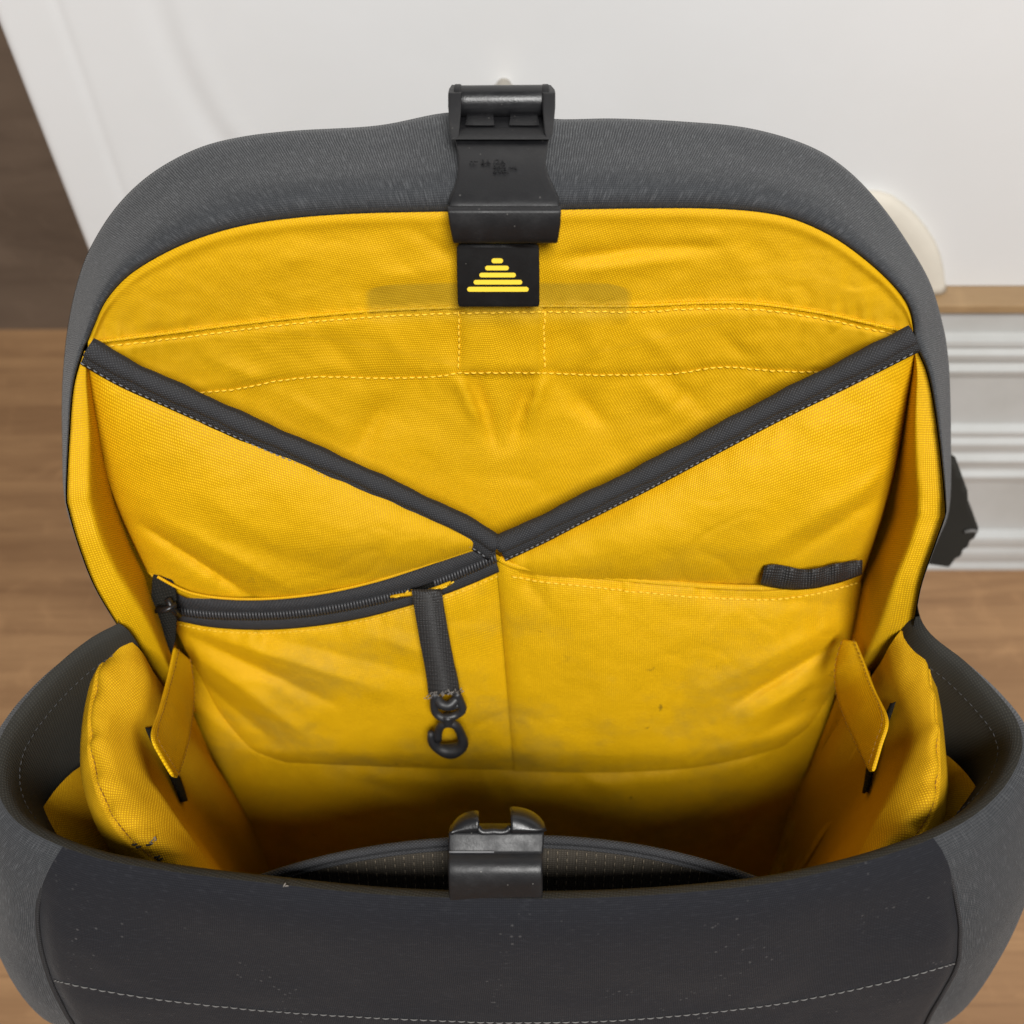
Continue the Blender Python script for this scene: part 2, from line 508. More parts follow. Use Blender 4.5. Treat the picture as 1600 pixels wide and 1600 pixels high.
# ------------------------------------------------------------------ setting: floor, wall
def structure(name, V, F, mat):
    o = mesh_obj(name, V, F, mat, smooth=False, kind='structure')
    return o
structure('floor', [Vector(v) for v in ((-3, -2, 0), (3, -2, 0), (3, 0.80, 0), (-3, 0.80, 0))], [(0, 1, 2, 3)], M['floor'])
WY = at_z(50, 515, 0).y
wv, wf = box_geo(Vector((0, WY + 0.03, 1.1)), Vector((3, 0, 0)), Vector((0, 0.03, 0)), Vector((0, 0, 1.12)))
structure('wall', wv, wf, M['wall'])

# ------------------------------------------------------------------ white cabinet behind the bag
PY = at_z(1540, 890, 0).y + 0.010
XL = at_y(67, 225, PY + 0.016).x
XR = 1.3
def zp(py): return at_y(1540, py, PY).z
cab = empty('cabinet', (0.5, PY + 0.1, 0), 'white cabinet with moulded base and thin oak strip behind the backpack', 'cabinet')
prof = [(886, -0.010), (872, -0.0105), (866, -0.008), (858, -0.0095), (850, -0.0095), (844, -0.0075), (836, -0.0085), (829, -0.0080), (826, -0.001),
        (770, 0.0), (752, 0.0), (748, -0.0035), (738, -0.0048), (733, -0.001), (727, -0.001), (722, -0.0042), (713, -0.0052), (707, -0.001), (701, -0.001),
        (696, -0.0048), (686, -0.0055), (680, -0.002), (674, -0.0045), (668, -0.0045), (664, 0.001), (588, 0.001), (583, -0.003), (574, -0.004), (569, 0.0),
        (562, 0.0), (557, -0.004), (548, -0.0045), (543, -0.001), (536, -0.0035), (529, -0.003), (525, 0.003), (500, 0.003), (488, 0.003)]
rows = []
zs = [0.0] + [zp(p) for p, _ in prof]
os_ = [-0.010] + [o for _, o in prof]
pv = [(PY + o, z) for o, z in zip(os_, zs)]
def extrude_profile(name, pv, x0, x1, yback, mat, parent):
    V, F = [], []
    full = pv + [(yback, pv[-1][1]), (yback, pv[0][1])]
    n = len(full)
    for x in (x0, x1):
        for (y, z) in full: V.append(Vector((x, y, z)))
    for i in range(n):
        j = (i + 1) % n
        F.append((i, j, n + j, n + i))
    F.append(tuple(range(n))[::-1]); F.append(tuple(range(n, 2 * n)))
    return fix_normals(mesh_obj(name, V, F, mat, parent, smooth=False))
base = extrude_profile('moulded_base', pv, XL + 0.003, XR, PY + 0.25, M['white2'], cab)
bevel(base, 0.0012, 2)
z0 = zp(486)
c = Vector(((XL + XR) / 2, PY + 0.118, z0 + 0.0035))
bv, bf = box_geo(c, Vector(((XR - XL) / 2 - 0.001, 0, 0)), Vector((0, 0.121, 0)), Vector((0, 0, 0.0033)))
bevel(mesh_obj('oak_strip', bv, bf, M['oak'], cab, smooth=False), 0.001, 2)
# door leaf with a vertical groove and a soft curved crease as real relief
DY = PY + 0.016
zb = z0 + 0.0072
nx, nz = 260, 90
groove = [(85, 0), (140, 155), (190, 300), (230, 400)]
crease = [(250, -60), (268, 20), (300, 105), (335, 175), (365, 220), (400, 260)]
gl = [at_y(a, b, DY) for a, b in smooth_curve(groove, 24)] if False else [at_y(p.x, p.y, DY) for p in smooth_curve(groove, 24)]
cl = [at_y(p.x, p.y, DY) for p in smooth_curve(crease, 24)]
def xz(line, z):
    line = sorted(line, key=lambda p: p.z)
    if z <= line[0].z: return line[0].x
    for a, b in zip(line, line[1:]):
        if z <= b.z: return a.x + (b.x - a.x) * (z - a.z) / max(b.z - a.z, 1e-9)
    return line[-1].x
ztop = 1.35
xs = [XL + 0.32 * i / 200 for i in range(201)] + [XL + 0.32 + (XR - XL - 0.32) * (i + 1) / 60 for i in range(60)]
rows = []
for j in range(nz + 1):
    z = zb + (ztop - zb) * (j / nz) ** 1.4
    r = []
    xg, xc = xz(gl, z), xz(cl, z)
    for x in xs:
        d = 0.0
        d += 0.0008 * math.exp(-((x - xg) / 0.003) ** 2)
        d -= 0.0005 * math.exp(-((x - xc - 0.004) / 0.007) ** 2)
        d += 0.0012 * math.exp(-((x - xc + 0.007) / 0.008) ** 2)
        d += 0.0005 * noise.noise(Vector((x * 6, z * 6, 3)))
        e = max(0.0, 1 - (x - XL) / 0.006)
        d += 0.006 * (1 - math.sqrt(max(0, 1 - e * e)))
        r.append(Vector((x, DY + d, z)))
    rows.append(r)
back = [Vector((XL, DY + 0.02, p[0].z)) for p in rows]
rows = [[Vector((XL, DY + 0.22, r[0].z))] + r + [Vector((XR, DY + 0.22, r[0].z))] for r in rows]
grid('door_leaf', rows, M['white'], cab)
kb = at_y(787, 152, DY - 0.012)
kparts = []
for (y0, rr) in ():
    pass
kv, kf = tube_geo([Vector((kb.x, DY - 0.024 + 0.026 * i / 8, kb.z)) for i in range(9)],
                  lambda f: 0.0085 * (0.55 + 0.45 * math.sin(math.pi * min(1, f * 1.15 + 0.12))) if f < 0.7 else 0.004, 20)
mesh_obj('knob', kv, kf, M['knob'], cab)

# beige rounded pad standing on the oak strip
pc = at_y(1350, 465, DY - 0.006)
pad_o = (pc.x, DY - 0.008, zb)
HALF = [at_y(x, y, DY - 0.006) for x, y in ((1478, 462), (1478, 445), (1476, 425), (1471, 402), (1463, 382), (1450, 361), (1433, 340), (1414, 322), (1395, 309), (1372, 302))]
pc.x = HALF[-1].x - 0.004
pad_o = (pc.x, DY - 0.008, zb)
outline = [(p.x - pc.x, max(p.z - zb, 0)) for p in HALF]
outline += [(-x, z) for x, z in reversed(outline)]
V, F = [], []
layers = [(0.97, 0.0), (1.0, 0.003), (0.985, 0.006), (0.94, 0.0085), (0.84, 0.0098), (0.4, 0.010), (0.02, 0.010)]
n = len(outline)
for s_, d_ in layers:
    for (x, z) in outline:
        V.append(Vector((pad_o[0] + x * s_, DY - 0.0005 - d_, zb + 0.0003 + z * s_)))
for j in range(len(layers) - 1):
    for i in range(n):
        i2 = (i + 1) % n
        F.append((j * n + i, j * n + i2, (j + 1) * n + i2, (j + 1) * n + i))
F.append(tuple(range(n)))
po = mesh_obj('felt_pad', V, F, M['beige'], org=Vector(pad_o))
fix_normals(po)
po['label'] = 'pale beige rounded pad standing on the oak strip, half hidden by the lid'
po['category'] = 'pad'

# ================================================================== the backpack
bag = empty('backpack', BAG, 'open charcoal backpack with bright yellow lining standing on wood floor', 'backpack')

CREASES = [  # x1,y1,x2,y2,width,amp  (metres; negative = valley)
    (885, 405, 1010, 388, 12, -0.0020), (1010, 388, 1130, 386, 13, -0.0016), (890, 425, 1080, 402, 16, 0.0012),
    (640, 350, 705, 402, 12, -0.0016), (560, 440, 700, 420, 18, 0.0010), (430, 420, 520, 380, 22, 0.0007),
    (716, 590, 752, 665, 12, 0.0040), (738, 596, 775, 700, 14, -0.0036), (850, 590, 822, 660, 12, 0.0040), (832, 596, 800, 690, 14, -0.0032),
    (880, 600, 945, 665, 16, -0.0026), (1010, 600, 1060, 650, 14, 0.0014), (1040, 590, 1100, 640, 14, -0.0012), (610, 620, 560, 700, 18, -0.0026),
    (450, 620, 520, 660, 20, 0.001), (1120, 520, 1190, 580, 16, -0.0012), (1000, 510, 1060, 570, 16, 0.001), (330, 560, 420, 600, 16, 0.001),
    (500, 520, 560, 580, 18, -0.001), (600, 510, 640, 575, 16, 0.0009), (920, 500, 940, 570, 16, 0.001),
    (225, 820, 400, 935, 11, -0.0038), (260, 812, 470, 925, 18, 0.0022), (340, 840, 560, 900, 22, -0.0012), (300, 760, 420, 840, 26, 0.0012),
    (280, 985, 520, 1100, 14, -0.0026), (300, 985, 600, 1080, 16, 0.0018), (420, 995, 680, 1060, 18, -0.0014), (560, 985, 690, 1030, 16, 0.0012),
    (300, 1020, 480, 1150, 16, 0.0024), (310, 1060, 430, 1160, 13, -0.0024), (360, 1170, 520, 1195, 12, 0.0016),
    (1150, 1100, 1315, 1000, 10, -0.0034), (1175, 1120, 1320, 1040, 16, 0.0026), (1110, 1075, 1310, 975, 18, 0.0018), (1180, 1150, 1300, 1090, 14, -0.0022),
    (1080, 930, 1330, 945, 14, -0.0012), (1230, 870, 1370, 775, 14, -0.0022), (1180, 865, 1350, 760, 20, 0.0018), (1330, 780, 1390, 720, 12, 0.0016),
    (800, 880, 850, 940, 14, -0.0014), (640, 1190, 760, 1205, 14, 0.0012), (900, 1200, 960, 1240, 14, 0.0016), (770, 1205, 800, 1260, 12, -0.002),
    (1000, 1215, 1120, 1190, 20, 0.0014), (480, 1200, 640, 1240, 20, -0.0016),
]
PUCKER = []
def relief(px, py, amt=1.0):
    o = 0.0
    p = Vector((px, py))
    for (x1, y1, x2, y2, wd, amp) in CREASES:
        if px < min(x1, x2) - 60 or px > max(x1, x2) + 60 or py < min(y1, y2) - 60 or py > max(y1, y2) + 60: continue
        a = Vector((x1, y1)); d = Vector((x2 - x1, y2 - y1))
        t = (p - a).dot(d) / d.length_squared
        wob = 6 * noise.noise(Vector((px / 60, py / 60, x1)))
        tc_ = min(max(t, 0), 1)
        dist = (p - a - d * tc_).length + wob * 0.4
        taper = math.sin(math.pi * min(max(0.12 + 0.76 * tc_, 0), 1))
        o += amp * 1.25 * taper * (0.55 * math.exp(-(dist / wd) ** 2) + 0.45 * math.exp(-abs(dist) / (wd * 0.6)))
    o += 0.0012 * noise.noise(Vector((px / 120, py / 120, 1.7)))
    o += 0.0007 * noise.noise(Vector((px / 48, py / 48, 5.1)))
    o += 0.00025 * noise.noise(Vector((px / 20, py / 16, 9.1)))
    for q, (line, x0, x1) in enumerate(PUCKER):
        if x0 < px < x1:
            dy = py - yx(line, px)
            if abs(dy) < 70:
                o += (0.0011 * noise.noise(Vector((px / 16, q * 7.3, dy / 90))) + 0.0005 * noise.noise(Vector((px / 7, q * 3.1, dy / 60)))) * math.exp(-(dy / 26) ** 2)
    r = noise.noise(Vector((px / 85 + py / 140, py / 75, 13.0)))
    o -= 0.0011 * max(0, 1 - abs(r) * 9) * max(0, noise.noise(Vector((px / 170, py / 170, 4.0))) + 0.15)
    return o * amt

def dome(u, e=0.6):
    return max(4 * u * (1 - u), 0) ** e

def patch(name, top, bot, nu, nv, off, mat, parent=bag, plane=LID, thick=0.0, warp=None, rel=1.0, surf=None, label=None):
    """ruled between two pixel curves; off(u,v,px,py) height over the plane (metres)"""
    A, B = smooth_curve(top, nu), smooth_curve(bot, nu)
    rows = []
    for j in range(nv):
        v = j / (nv - 1)
        r = []
        for i in range(nu):
            u = i / (nu - 1)
            p = A[i].lerp(B[i], v)
            if warp: p = p + Vector((warp(u, v), 0))
            r.append(plane(p.x, p.y, off(u, v, p.x, p.y) + relief(p.x, p.y, rel)))
        rows.append(r)
    return grid(name, rows, mat, parent, thick, surf=surf, label=label)

# ---- the curves of the lid
F_ = [(137, 535), (148, 508), (166, 470), (200, 432), (250, 400), (310, 373), (380, 353), (460, 341), (560, 334), (690, 331), (785, 330), (880, 328),
      (1000, 326), (1100, 326), (1180, 331), (1240, 343), (1300, 370), (1350, 405), (1390, 441), (1415, 472), (1425, 500), (1427, 530)]
VL = [(138, 542), (200, 577), (300, 622), (400, 667), (500, 711), (600, 757), (680, 796), (740, 826), (776, 850)]
VR = [(778, 851), (840, 822), (900, 791), (1000, 741), (1100, 688), (1200, 635), (1300, 586), (1380, 546), (1427, 522)]
VV = VL + VR[1:]
USEAM = [(146, 535), (250, 522), (400, 503), (560, 487), (715, 480), (843, 478), (980, 478), (1100, 473), (1180, 474), (1280, 488), (1350, 503), (1410, 517)]
LSEAM = [(290, 615), (370, 607), (430, 595), (500, 588), (600, 590), (690, 587), (720, 582), (850, 582), (940, 585), (1050, 583), (1110, 574), (1150, 573), (1200, 578), (1290, 581)]

PUCKER += [(sorted((p.x, p.y) for p in smooth_curve(c_, 60)), c_[0][0], c_[-1][0]) for c_ in (USEAM, LSEAM,
    [(266, 970), (340, 984), (440, 986), (550, 972), (650, 946), (720, 922), (780, 896)],
    [(775, 876), (850, 899), (1000, 915), (1200, 926), (1345, 898)], [(372, 1188), (600, 1204), (800, 1210), (960, 1212), (1180, 1185), (1280, 1150)])]
# lid lining, upper field
NX, NV = 190, 84
rows = []
fs = [(p.x, p.y) for p in smooth_curve(F_, 120)]
vs = [(p.x, p.y) for p in smooth_curve(VV, 160)]
us = [(p.x, p.y) for p in smooth_curve(USEAM, 120)]
ls = [(p.x, p.y) for p in smooth_curve(LSEAM, 120)]
def lining_off(px, py):
    e = min(px - 137, 1427 - px) / 100.0
    yf, yv = yx(fs, px), yx(vs, px)
    d = -0.011 * smooth01(0, 1, (py - yf) / 330) * smooth01(0, 1.2, e)
    d -= 0.002 * math.exp(-((py - yf - 10) / 10) ** 2) * -0.6
    # the band sewn across: a step at its upper seam, a dip at its lower seam
    yu, yl = yx(us, px), yx(ls, px)
    d += 0.0011 * smooth01(yu - 3, yu + 2, py) * (1 - smooth01(yl - 2, yl + 10, py)) 
    d -= 0.0010 * math.exp(-((py - yu - 8) / 5) ** 2)
    d -= 0.0010 * math.exp(-((py - yl) / 6) ** 2)
    if yu < py < yl + 4:
        d -= 0.0010 * math.exp(-((px - 718) / 4) ** 2) + 0.0010 * math.exp(-((px - 849) / 4) ** 2)
        d += 0.0022 * smooth01(717, 726, px) * (1 - smooth01(842, 851, px))
    return d
for j in range(NV):
    v = j / (NV - 1)
    r = []
    for i in range(NX):
        u = i / (NX - 1)
        px = 137.5 + (1426.5 - 137.5) * (0.5 - 0.5 * math.cos(math.pi * u)) * 0.6 + (1426.5 - 137.5) * u * 0.4
        ya, yb = yx(fs, px), yx(vs, px) + 34 * min(1, min(px - 137, 1427 - px) / 60)
        py = ya + (yb - ya) * v
        r.append(LID(px, py, lining_off(px, py) + relief(px, py) * min(1, v * 8)))
    rows.append(r)
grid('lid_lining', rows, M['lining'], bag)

# grey padded shell of the lid, from its front edge over the top to its back
WL = [(285, 1105, 0.004), (240, 1060, 0.020), (195, 995, 0.030), (150, 922, 0.034), (124, 858, 0.034), (106, 796, 0.031), (103, 772, 0.0295), (107, 690, 0.021), (114, 605, 0.011), (130, 548, 0.003)]
WR = [(1433, 545, 0.003), (1452, 590, 0.010), (1467, 680, 0.021), (1478, 792, 0.031), (1475, 812, 0.0315), (1462, 850, 0.033), (1440, 915, 0.034), (1425, 985, 0.030), (1395, 1042, 0.018), (1362, 1080, 0.004)]
EDGE = WL + [(x, y, 0.0) for x, y in F_] + WR
SBACK = [(300, 1090), (262, 1050), (212, 990), (158, 915), (124, 856), (101, 780), (97, 690), (97, 605), (102, 540),
         (106, 510), (117, 455), (138, 393), (180, 325), (235, 272), (305, 233), (375, 214), (460, 204), (590, 196), (697, 176), (785, 178), (872, 186),
         (960, 185), (1070, 190), (1170, 200), (1260, 226), (1320, 262), (1375, 318), (1422, 385), (1455, 445), (1474, 510),
         (1480, 545), (1484, 590), (1486, 680), (1484, 790), (1465, 850), (1436, 915), (1420, 980), (1385, 1035), (1350, 1065)]
# >= len(EDGE) - 2, (len(SBACK), len(EDGE))
NE = 240
# sample both by shared parameter: match control points by fraction of their own length
def by_index(pts, n):
    """Catmull-Rom by index parameter, dense, then n samples by arc length of the curve itself"""
    return smooth_curve(pts, n)
E = by_index([(x, y, o * 4000) for x, y, o in EDGE], NE)
S = by_index([(x, y, 0) for x, y in SBACK], NE)
# pair points by nearest direction from the lid's middle so that the section lines do not shear
mc = Vector((790, 800))
def ang(p): return math.atan2(p.x - mc.x, -(p.y - mc.y))
Sa = sorted([(ang(p), p) for p in S], key=lambda q: q[0])
def s_at(a):
    if a <= Sa[0][0]: return Sa[0][1]
    for q, w_ in zip(Sa, Sa[1:]):
        if a <= w_[0]:
            f = (a - q[0]) / max(w_[0] - q[0], 1e-9)
            return q[1].lerp(w_[1], f)
    return Sa[-1][1]
secs = [(0.0, -0.0035, 0.0), (0.0, -0.0005, 0.0), (0.07, 0.0022, 0.0), (0.16, 0.0026, 0.0), (0.25, 0.0010, 0.02), (0.34, -0.0022, 0.06), (0.45, -0.008, 0.18), (0.58, -0.017, 0.36),
        (0.72, -0.027, 0.56), (0.86, -0.037, 0.78), (0.96, -0.044, 0.94), (1.0, -0.050, 1.0)]
rows = []
pairs = []
for p in E:
    q = s_at(ang(p))
    wv_ = smooth01(800, 870, p.y)
    q = q.lerp(p, wv_)
    pairs.append((p.x, p.y, p.z / 4000, q.x, q.y))
for (l, o, k) in secs:
    r = []
    for (x, y, eo, sx, sy) in pairs:
        nz_ = 0.0006 * noise.noise(Vector((x / 70, y / 70, l * 3))) + 0.0004 * noise.noise(Vector((x / 25, y / 25, l * 5)))
        r.append(LID(x + (sx - x) * l, y + (sy - y) * l, eo * (1 - k) + o + nz_ * min(1, l * 4)))
    rows.append(r)
last = rows[-1]
cen = LID(790, 640, -0.056)
for f_, dz in ((0.03, 0.004), (0.10, 0.006), (0.4, 0.007), (0.98, 0.007)):
    rows.append([p.lerp(cen, f_) - LID.n * dz for p in last])
grid('lid_shell', rows, M['grey'], bag)

# ---- gussets: yellow side wings of the lid
def rail_patch(name, A, B, nu, nv, mat, parent=bag, bulge=0.0, thick=0.0, rel=1.0, plane=LID, surf=None, label=None, dive=1.0):
    a, b = smooth_curve([(x, y, o * 4000) for x, y, o in A], nu), smooth_curve([(x, y, o * 4000) for x, y, o in B], nu)
    rows = []
    for j in range(nv):
        v = j / (nv - 1)
        r = []
        for i in range(nu):
            p = a[i].lerp(b[i], v)
            if dive != 1.0: p.z = a[i].z + (b[i].z - a[i].z) * (0.12 * v + 0.88 * smooth01(0.36 + 0.08 * math.sin(i * 0.15), 1.0, v) ** 0.8)
            r.append(plane(p.x, p.y, p.z / 4000 + bulge * math.sin(math.pi * v) * math.sin(math.pi * min(1, i / (nu - 1) + 0.05)) + relief(p.x, p.y, rel)))
        rows.append(r)
    return grid(name, rows, mat, parent, thick, surf=surf, label=label)
GL = [(320, 1120, -0.010), (305, 1065, -0.014), (290, 1000, -0.018), (276, 915, -0.022), (240, 832, -0.024), (206, 745, -0.023), (180, 670, -0.019), (158, 605, -0.012), (140, 552, -0.004)]
rail_patch('side_gusset', [(x + 2, y, o - 0.0008) for x, y, o in WL], GL, 60, 26, M['yellow'], bulge=0.0, dive=2, rel=0.6, surf='gusset_l', label='left yellow side gusset of the lid')
GR = [(1425, 548, -0.004), (1408, 600, -0.012), (1385, 690, -0.019), (1355, 790, -0.024), (1322, 885, -0.024), (1308, 950, -0.021), (1298, 1010, -0.018), (1290, 1060, -0.014), (1280, 1110, -0.010)]
rail_patch('side_gusset', [(x - 2, y, o - 0.0008) for x, y, o in WR], GR, 60, 26, M['yellow'], bulge=0.0, dive=2, rel=0.6, surf='gusset_r', label='right yellow side gusset of the lid')

# ---- pocket panels on the back wall
ZT = [(246, 903), (300, 929), (380, 938), (480, 932), (580, 912), (680, 880), (774, 848)]
ZM = [(262, 948), (330, 957), (440, 957), (540, 944), (640, 921), (700, 900), (774, 868)]
ZB = [(266, 966), (340, 980), (440, 982), (550, 968), (650, 942), (720, 918), (780, 892)]
def puff(a, base, eu=0.6, ev=0.6):
    return lambda u, v, x, y: base + a * dome(u, eu) * dome(v, ev)
patch('zip_pocket_panel', [(x, y + 4) for x, y in VL], [(236, 900)] + [(x, y + 6) for x, y in ZT[1:]], 110, 60, lambda u, v, x, y: 0.003 + 0.011 * dome(u, 0.6) * dome(v, 0.95) - 0.006 * (1 - u) ** 45 * dome(v, 0.5), M['yellow'], surf='pl_up', thick=0.0016, warp=lambda u, v: -26 * (1 - u) ** 3 * math.sin(math.pi * v))
patch('pocket_panel', [(778, 876), (850, 845), (950, 795), (1050, 743), (1150, 690), (1250, 636), (1340, 592), (1400, 562), (1428, 545)],
      [(778, 905), (850, 925), (950, 940), (1050, 950), (1150, 955), (1250, 950), (1310, 940), (1330, 930), (1336, 925)], 110, 60,
      lambda u, v, x, y: 0.003 + 0.011 * dome(u, 0.6) * dome(v, 0.95) - 0.006 * u ** 45 * dome(v, 0.5) - 0.010 * v ** 6, M['yellow'], surf='pr_up', thick=0.0016, warp=lambda u, v: 14 * u ** 3 * math.sin(math.pi * v), label='upper right yellow pocket panel')
HEM = [(775, 866), (800, 880), (850, 889), (900, 894), (1000, 905), (1100, 913), (1200, 916), (1280, 906), (1345, 888)]
def plo(u, v, x, y):
    return 0.0035 + 0.006 * dome(u, 0.5) * dome(v, 0.6) - 0.010 * (1 - u) ** 8 - 0.003 * smooth01(0.9, 1, v)
patch('zip_pocket_front', ZB, [(372, 1182), (430, 1190), (500, 1194), (600, 1198), (700, 1201), (806, 1204)], 100, 60, plo, M['yellow'], surf='pl_lo', label='lower left yellow zip pocket front with dirt marks')
def pro(u, v, x, y):
    return 0.0075 + 0.006 * dome(u, 0.5) * dome(v, 0.6) - 0.014 * u ** 8 - 0.003 * smooth01(0.9, 1, v) - 0.0025 * (1 - u) ** 20
patch('slip_pocket_front', HEM, [(803, 1205), (850, 1206), (960, 1207), (1080, 1200), (1180, 1180), (1270, 1150)], 110, 64, pro, M['yellow'], surf='pr_lo', warp=lambda u, v: 26 * u ** 3 * math.sin(math.pi * v), label='lower right yellow slip pocket front, smudged')
# hem fold of the slip pocket and stitching on it
hp = []
for p in smooth_curve(HEM, 80):
    h = drape(p.x, p.y + 2, 'pr_lo')
    if h: hp.append(h[0] + h[1] * 0.0002)
tube('pocket_hem', hp, 0.0013, M['yellow'], bag, 8)

# lower back wall and interior bottom
patch('back_wall_lining', [(262, 1000), (420, 1130), (640, 1160), (800, 1165), (960, 1165), (1180, 1130), (1330, 990)],
      [(400, 1470), (520, 1475), (640, 1480), (800, 1480), (960, 1480), (1100, 1475), (1230, 1470)], 110, 60,
      lambda u, v, x, y: -0.006 + 0.004 * dome(v) * dome(u) + 0.003 * smooth01(0.1, 0.2, v), M['yellow'])
zb_ = 0.085
structure_pts = [Vector((-0.13, 0.115, zb_)), Vector((0.13, 0.115, zb_)), Vector((0.13, 0.20, zb_)), Vector((-0.13, 0.20, zb_))]
mesh_obj('interior_bottom', structure_pts, [(0, 1, 2, 3)], M['pad'], bag, uvs=[(0, 0), (0.28, 0), (0.28, 0.2), (0, 0.2)])

# ---- bindings along the V of the pockets
def binding(name, curve, dx, dy, label):
    ps = [LID(p.x, p.y + 3 * math.sin(math.pi * i / 89), 0.0098) for i, p in enumerate(smooth_curve(curve, 90))]
    o = tube(name, ps, lambda f: 0.0035 + 0.0002 * math.sin(f * 37) + 0.0001 * math.sin(f * 91), M['binding'], bag, 14, label=label)
    sm = smooth_curve(curve, 90)
    rows = []
    for k in range(4):
        f = k / 3
        rows.append([LID(p.x + dx * (0.25 + 0.75 * f), p.y + dy * (0.25 + 0.75 * f), 0.0084 - 0.0010 * f + 0.0006 * math.sin(math.pi * f) + 0.0005 * noise.noise(Vector((p.x / 30, p.y / 30, 2)))) for p in sm])
    fl = grid(name + '_flange', rows, M['binding'], o, 0.0008, surf=name + dxs(dx))
    pts = []
    for p in sm:
        h = drape(p.x + dx * 0.86, p.y + dy * 0.86, name + dxs(dx))
        if h: pts.append((h[0] + h[1] * 0.0004, h[1]))
    stitch_line('stitching', pts, M['thread_g'], o, 0.0023, 0.6, 0.0003)
    return o
def dxs(d): return 'a' if d < 0 else 'b'
binding('pocket_binding', VL, -12, 26, 'left charcoal binding of the V')
binding('pocket_binding', VR, 12, 25, 'right charcoal binding of the V')

# ---- zipper
zo = lambda x, y: None
def strip_curves(name, A, B, nu, nv, base, bow, mat, parent, thick=0.0008, surf=None):
    a, b = smooth_curve(A, nu), smooth_curve(B, nu)
    rows = []
    for j in range(nv):
        v = j / (nv - 1)
        rows.append([LID(p.lerp(q, v).x, p.lerp(q, v).y, base(i / (nu - 1)) + bow * math.sin(math.pi * v) + relief(p.x, p.y, 0.35)) for i, (p, q) in enumerate(zip(a, b))])
    return grid(name, rows, mat, parent, thick, surf=surf)
zb0 = lambda u: 0.0062 - 0.009 * (1 - u) ** 8
zip_o = strip_curves('zipper_tape', ZT, ZM, 80, 8, zb0, 0.0016, M['binding'], bag, 0.001, 'zt')
strip_curves('lower_tape', [(x, y + 7) for x, y in ZM], ZB, 80, 6, lambda u: zb0(u) - 0.0006, 0.0008, M['binding'], zip_o, 0.001, 'zt2')
strip_curves('zipper_bed', [(x, y - 3) for x, y in ZM], [(x, y + 12) for x, y in ZM], 80, 3, lambda u: zb0(u) - 0.0016, 0, M['velcro'], zip_o, 0.0005, 'zt3')
parts = []
tc_ = smooth_curve([(x, y + 4) for x, y in ZM], 110)
for i, p in enumerate(tc_[2:], 2):
    if 0.72 < i / 110 < 0.80: continue
    u = i / 109
    a_ = LID(p.x - 2, p.y - 6, zb0(u) + 0.0010); b_ = LID(p.x + 2, p.y + 6, zb0(u) + 0.0010)
    m_ = (a_ + b_) / 2 + LID.n * 0.0008
    parts.append(tube_geo([a_, m_, b_], 0.0005, 5))
V, F = merge(parts)
mesh_obj('zipper_teeth', V, F, M['teeth'], zip_o, kind='stuff')
pts = drape_line([(x, y + 6) for x, y in ZB], 90, 'pl_lo')
stitch_line('stitching', pts, M['thread_y'], bag, 0.0026, 0.7, 0.00032)
ps = [LID(p.x, p.y, 0.0068) for p in smooth_curve([(x, y - 2) for x, y in ZT], 60)]
tube('welt_edge', ps, 0.0006, M['yellow'], bag, 6)
# dark gusset tab at the zipper's closed end
zend = solid_strip('zipper_end_tab', [(238, 268, 900, 0.004), (236, 275, 930, 0.008), (238, 276, 960, 0.009), (243, 274, 1000, 0.010), (252, 266, 1030, 0.009)], LID, 0.0015, M['velcro'], bag, 0.0005)
sl = []
q1 = LID(246, 952, 0.012); q2 = LID(275, 944, 0.012)
V, F = merge([tube_geo([q1, (q1 + q2) / 2 + LID.n * 0.0015, q2], lambda f: 0.0020 - 0.0006 * f, 8, 0.6), tube_geo([LID(262, 935, 0.011), LID(268, 950, 0.0125), LID(280, 962, 0.011)], 0.0014, 8)])
mesh_obj('zipper_slider', V, F, M['gloss'], zip_o)

# ---- stitching on the lid lining
for cv in (USEAM, LSEAM):
    cc = [(x, y + (9 if cv is USEAM else 0)) for x, y in cv]
    pts = drape_line(cc, 150, 'lid_lining')
    stitch_line('stitching', pts, M['thread_y'], bag, 0.0027, 0.74, 0.00036)
for xx in (717, 850):
    pts = drape_line([(xx, 486), (xx + 1, 530), (xx, 580)], 30, 'lid_lining')
    stitch_line('stitching', pts, M['thread_y'], bag, 0.0027, 0.74, 0.00036)
pts = drape_line([(x, y + 20) for x, y in HEM[1:]], 120, 'pr_lo')
stitch_line('stitching', pts, M['thread_y'], bag, 0.0029, 0.76, 0.00042)
# folded edge of the lining at the upper seam
ep = []
for p in smooth_curve(USEAM, 110):
    h = drape(p.x, p.y, 'lid_lining')
    if h: ep.append(h[0])
tube('seam_fold', ep, 0.0007, M['lining'], bag, 6)

# ---- elastic loop tucked in the slip pocket
rows = [(1190, 1212, 884, 0.0105), (1188, 1345, 888, 0.0110), (1188, 1346, 915, 0.0105)]
A = [(1196, 884), (1215, 882), (1250, 889), (1270, 889), (1285, 886), (1310, 880), (1346, 875)]
B = [(1188, 912), (1210, 917), (1240, 920), (1270, 918), (1290, 914), (1320, 906), (1346, 896)]
a_, b_ = smooth_curve(A, 50), smooth_curve(B, 50)
rows = []
for j in range(8):
    v = j / 7
    rows.append([LID(p.lerp(q, v).x, p.lerp(q, v).y, 0.0105 - 0.006 * (i / 49) ** 3 + 0.0015 * math.sin(math.pi * v) + 0.0012 * math.sin(i * 0.55) * (1 - v)) for i, (p, q) in enumerate(zip(a_, b_))])
grid('elastic_loop', rows, M['webbing'], bag, 0.0012)

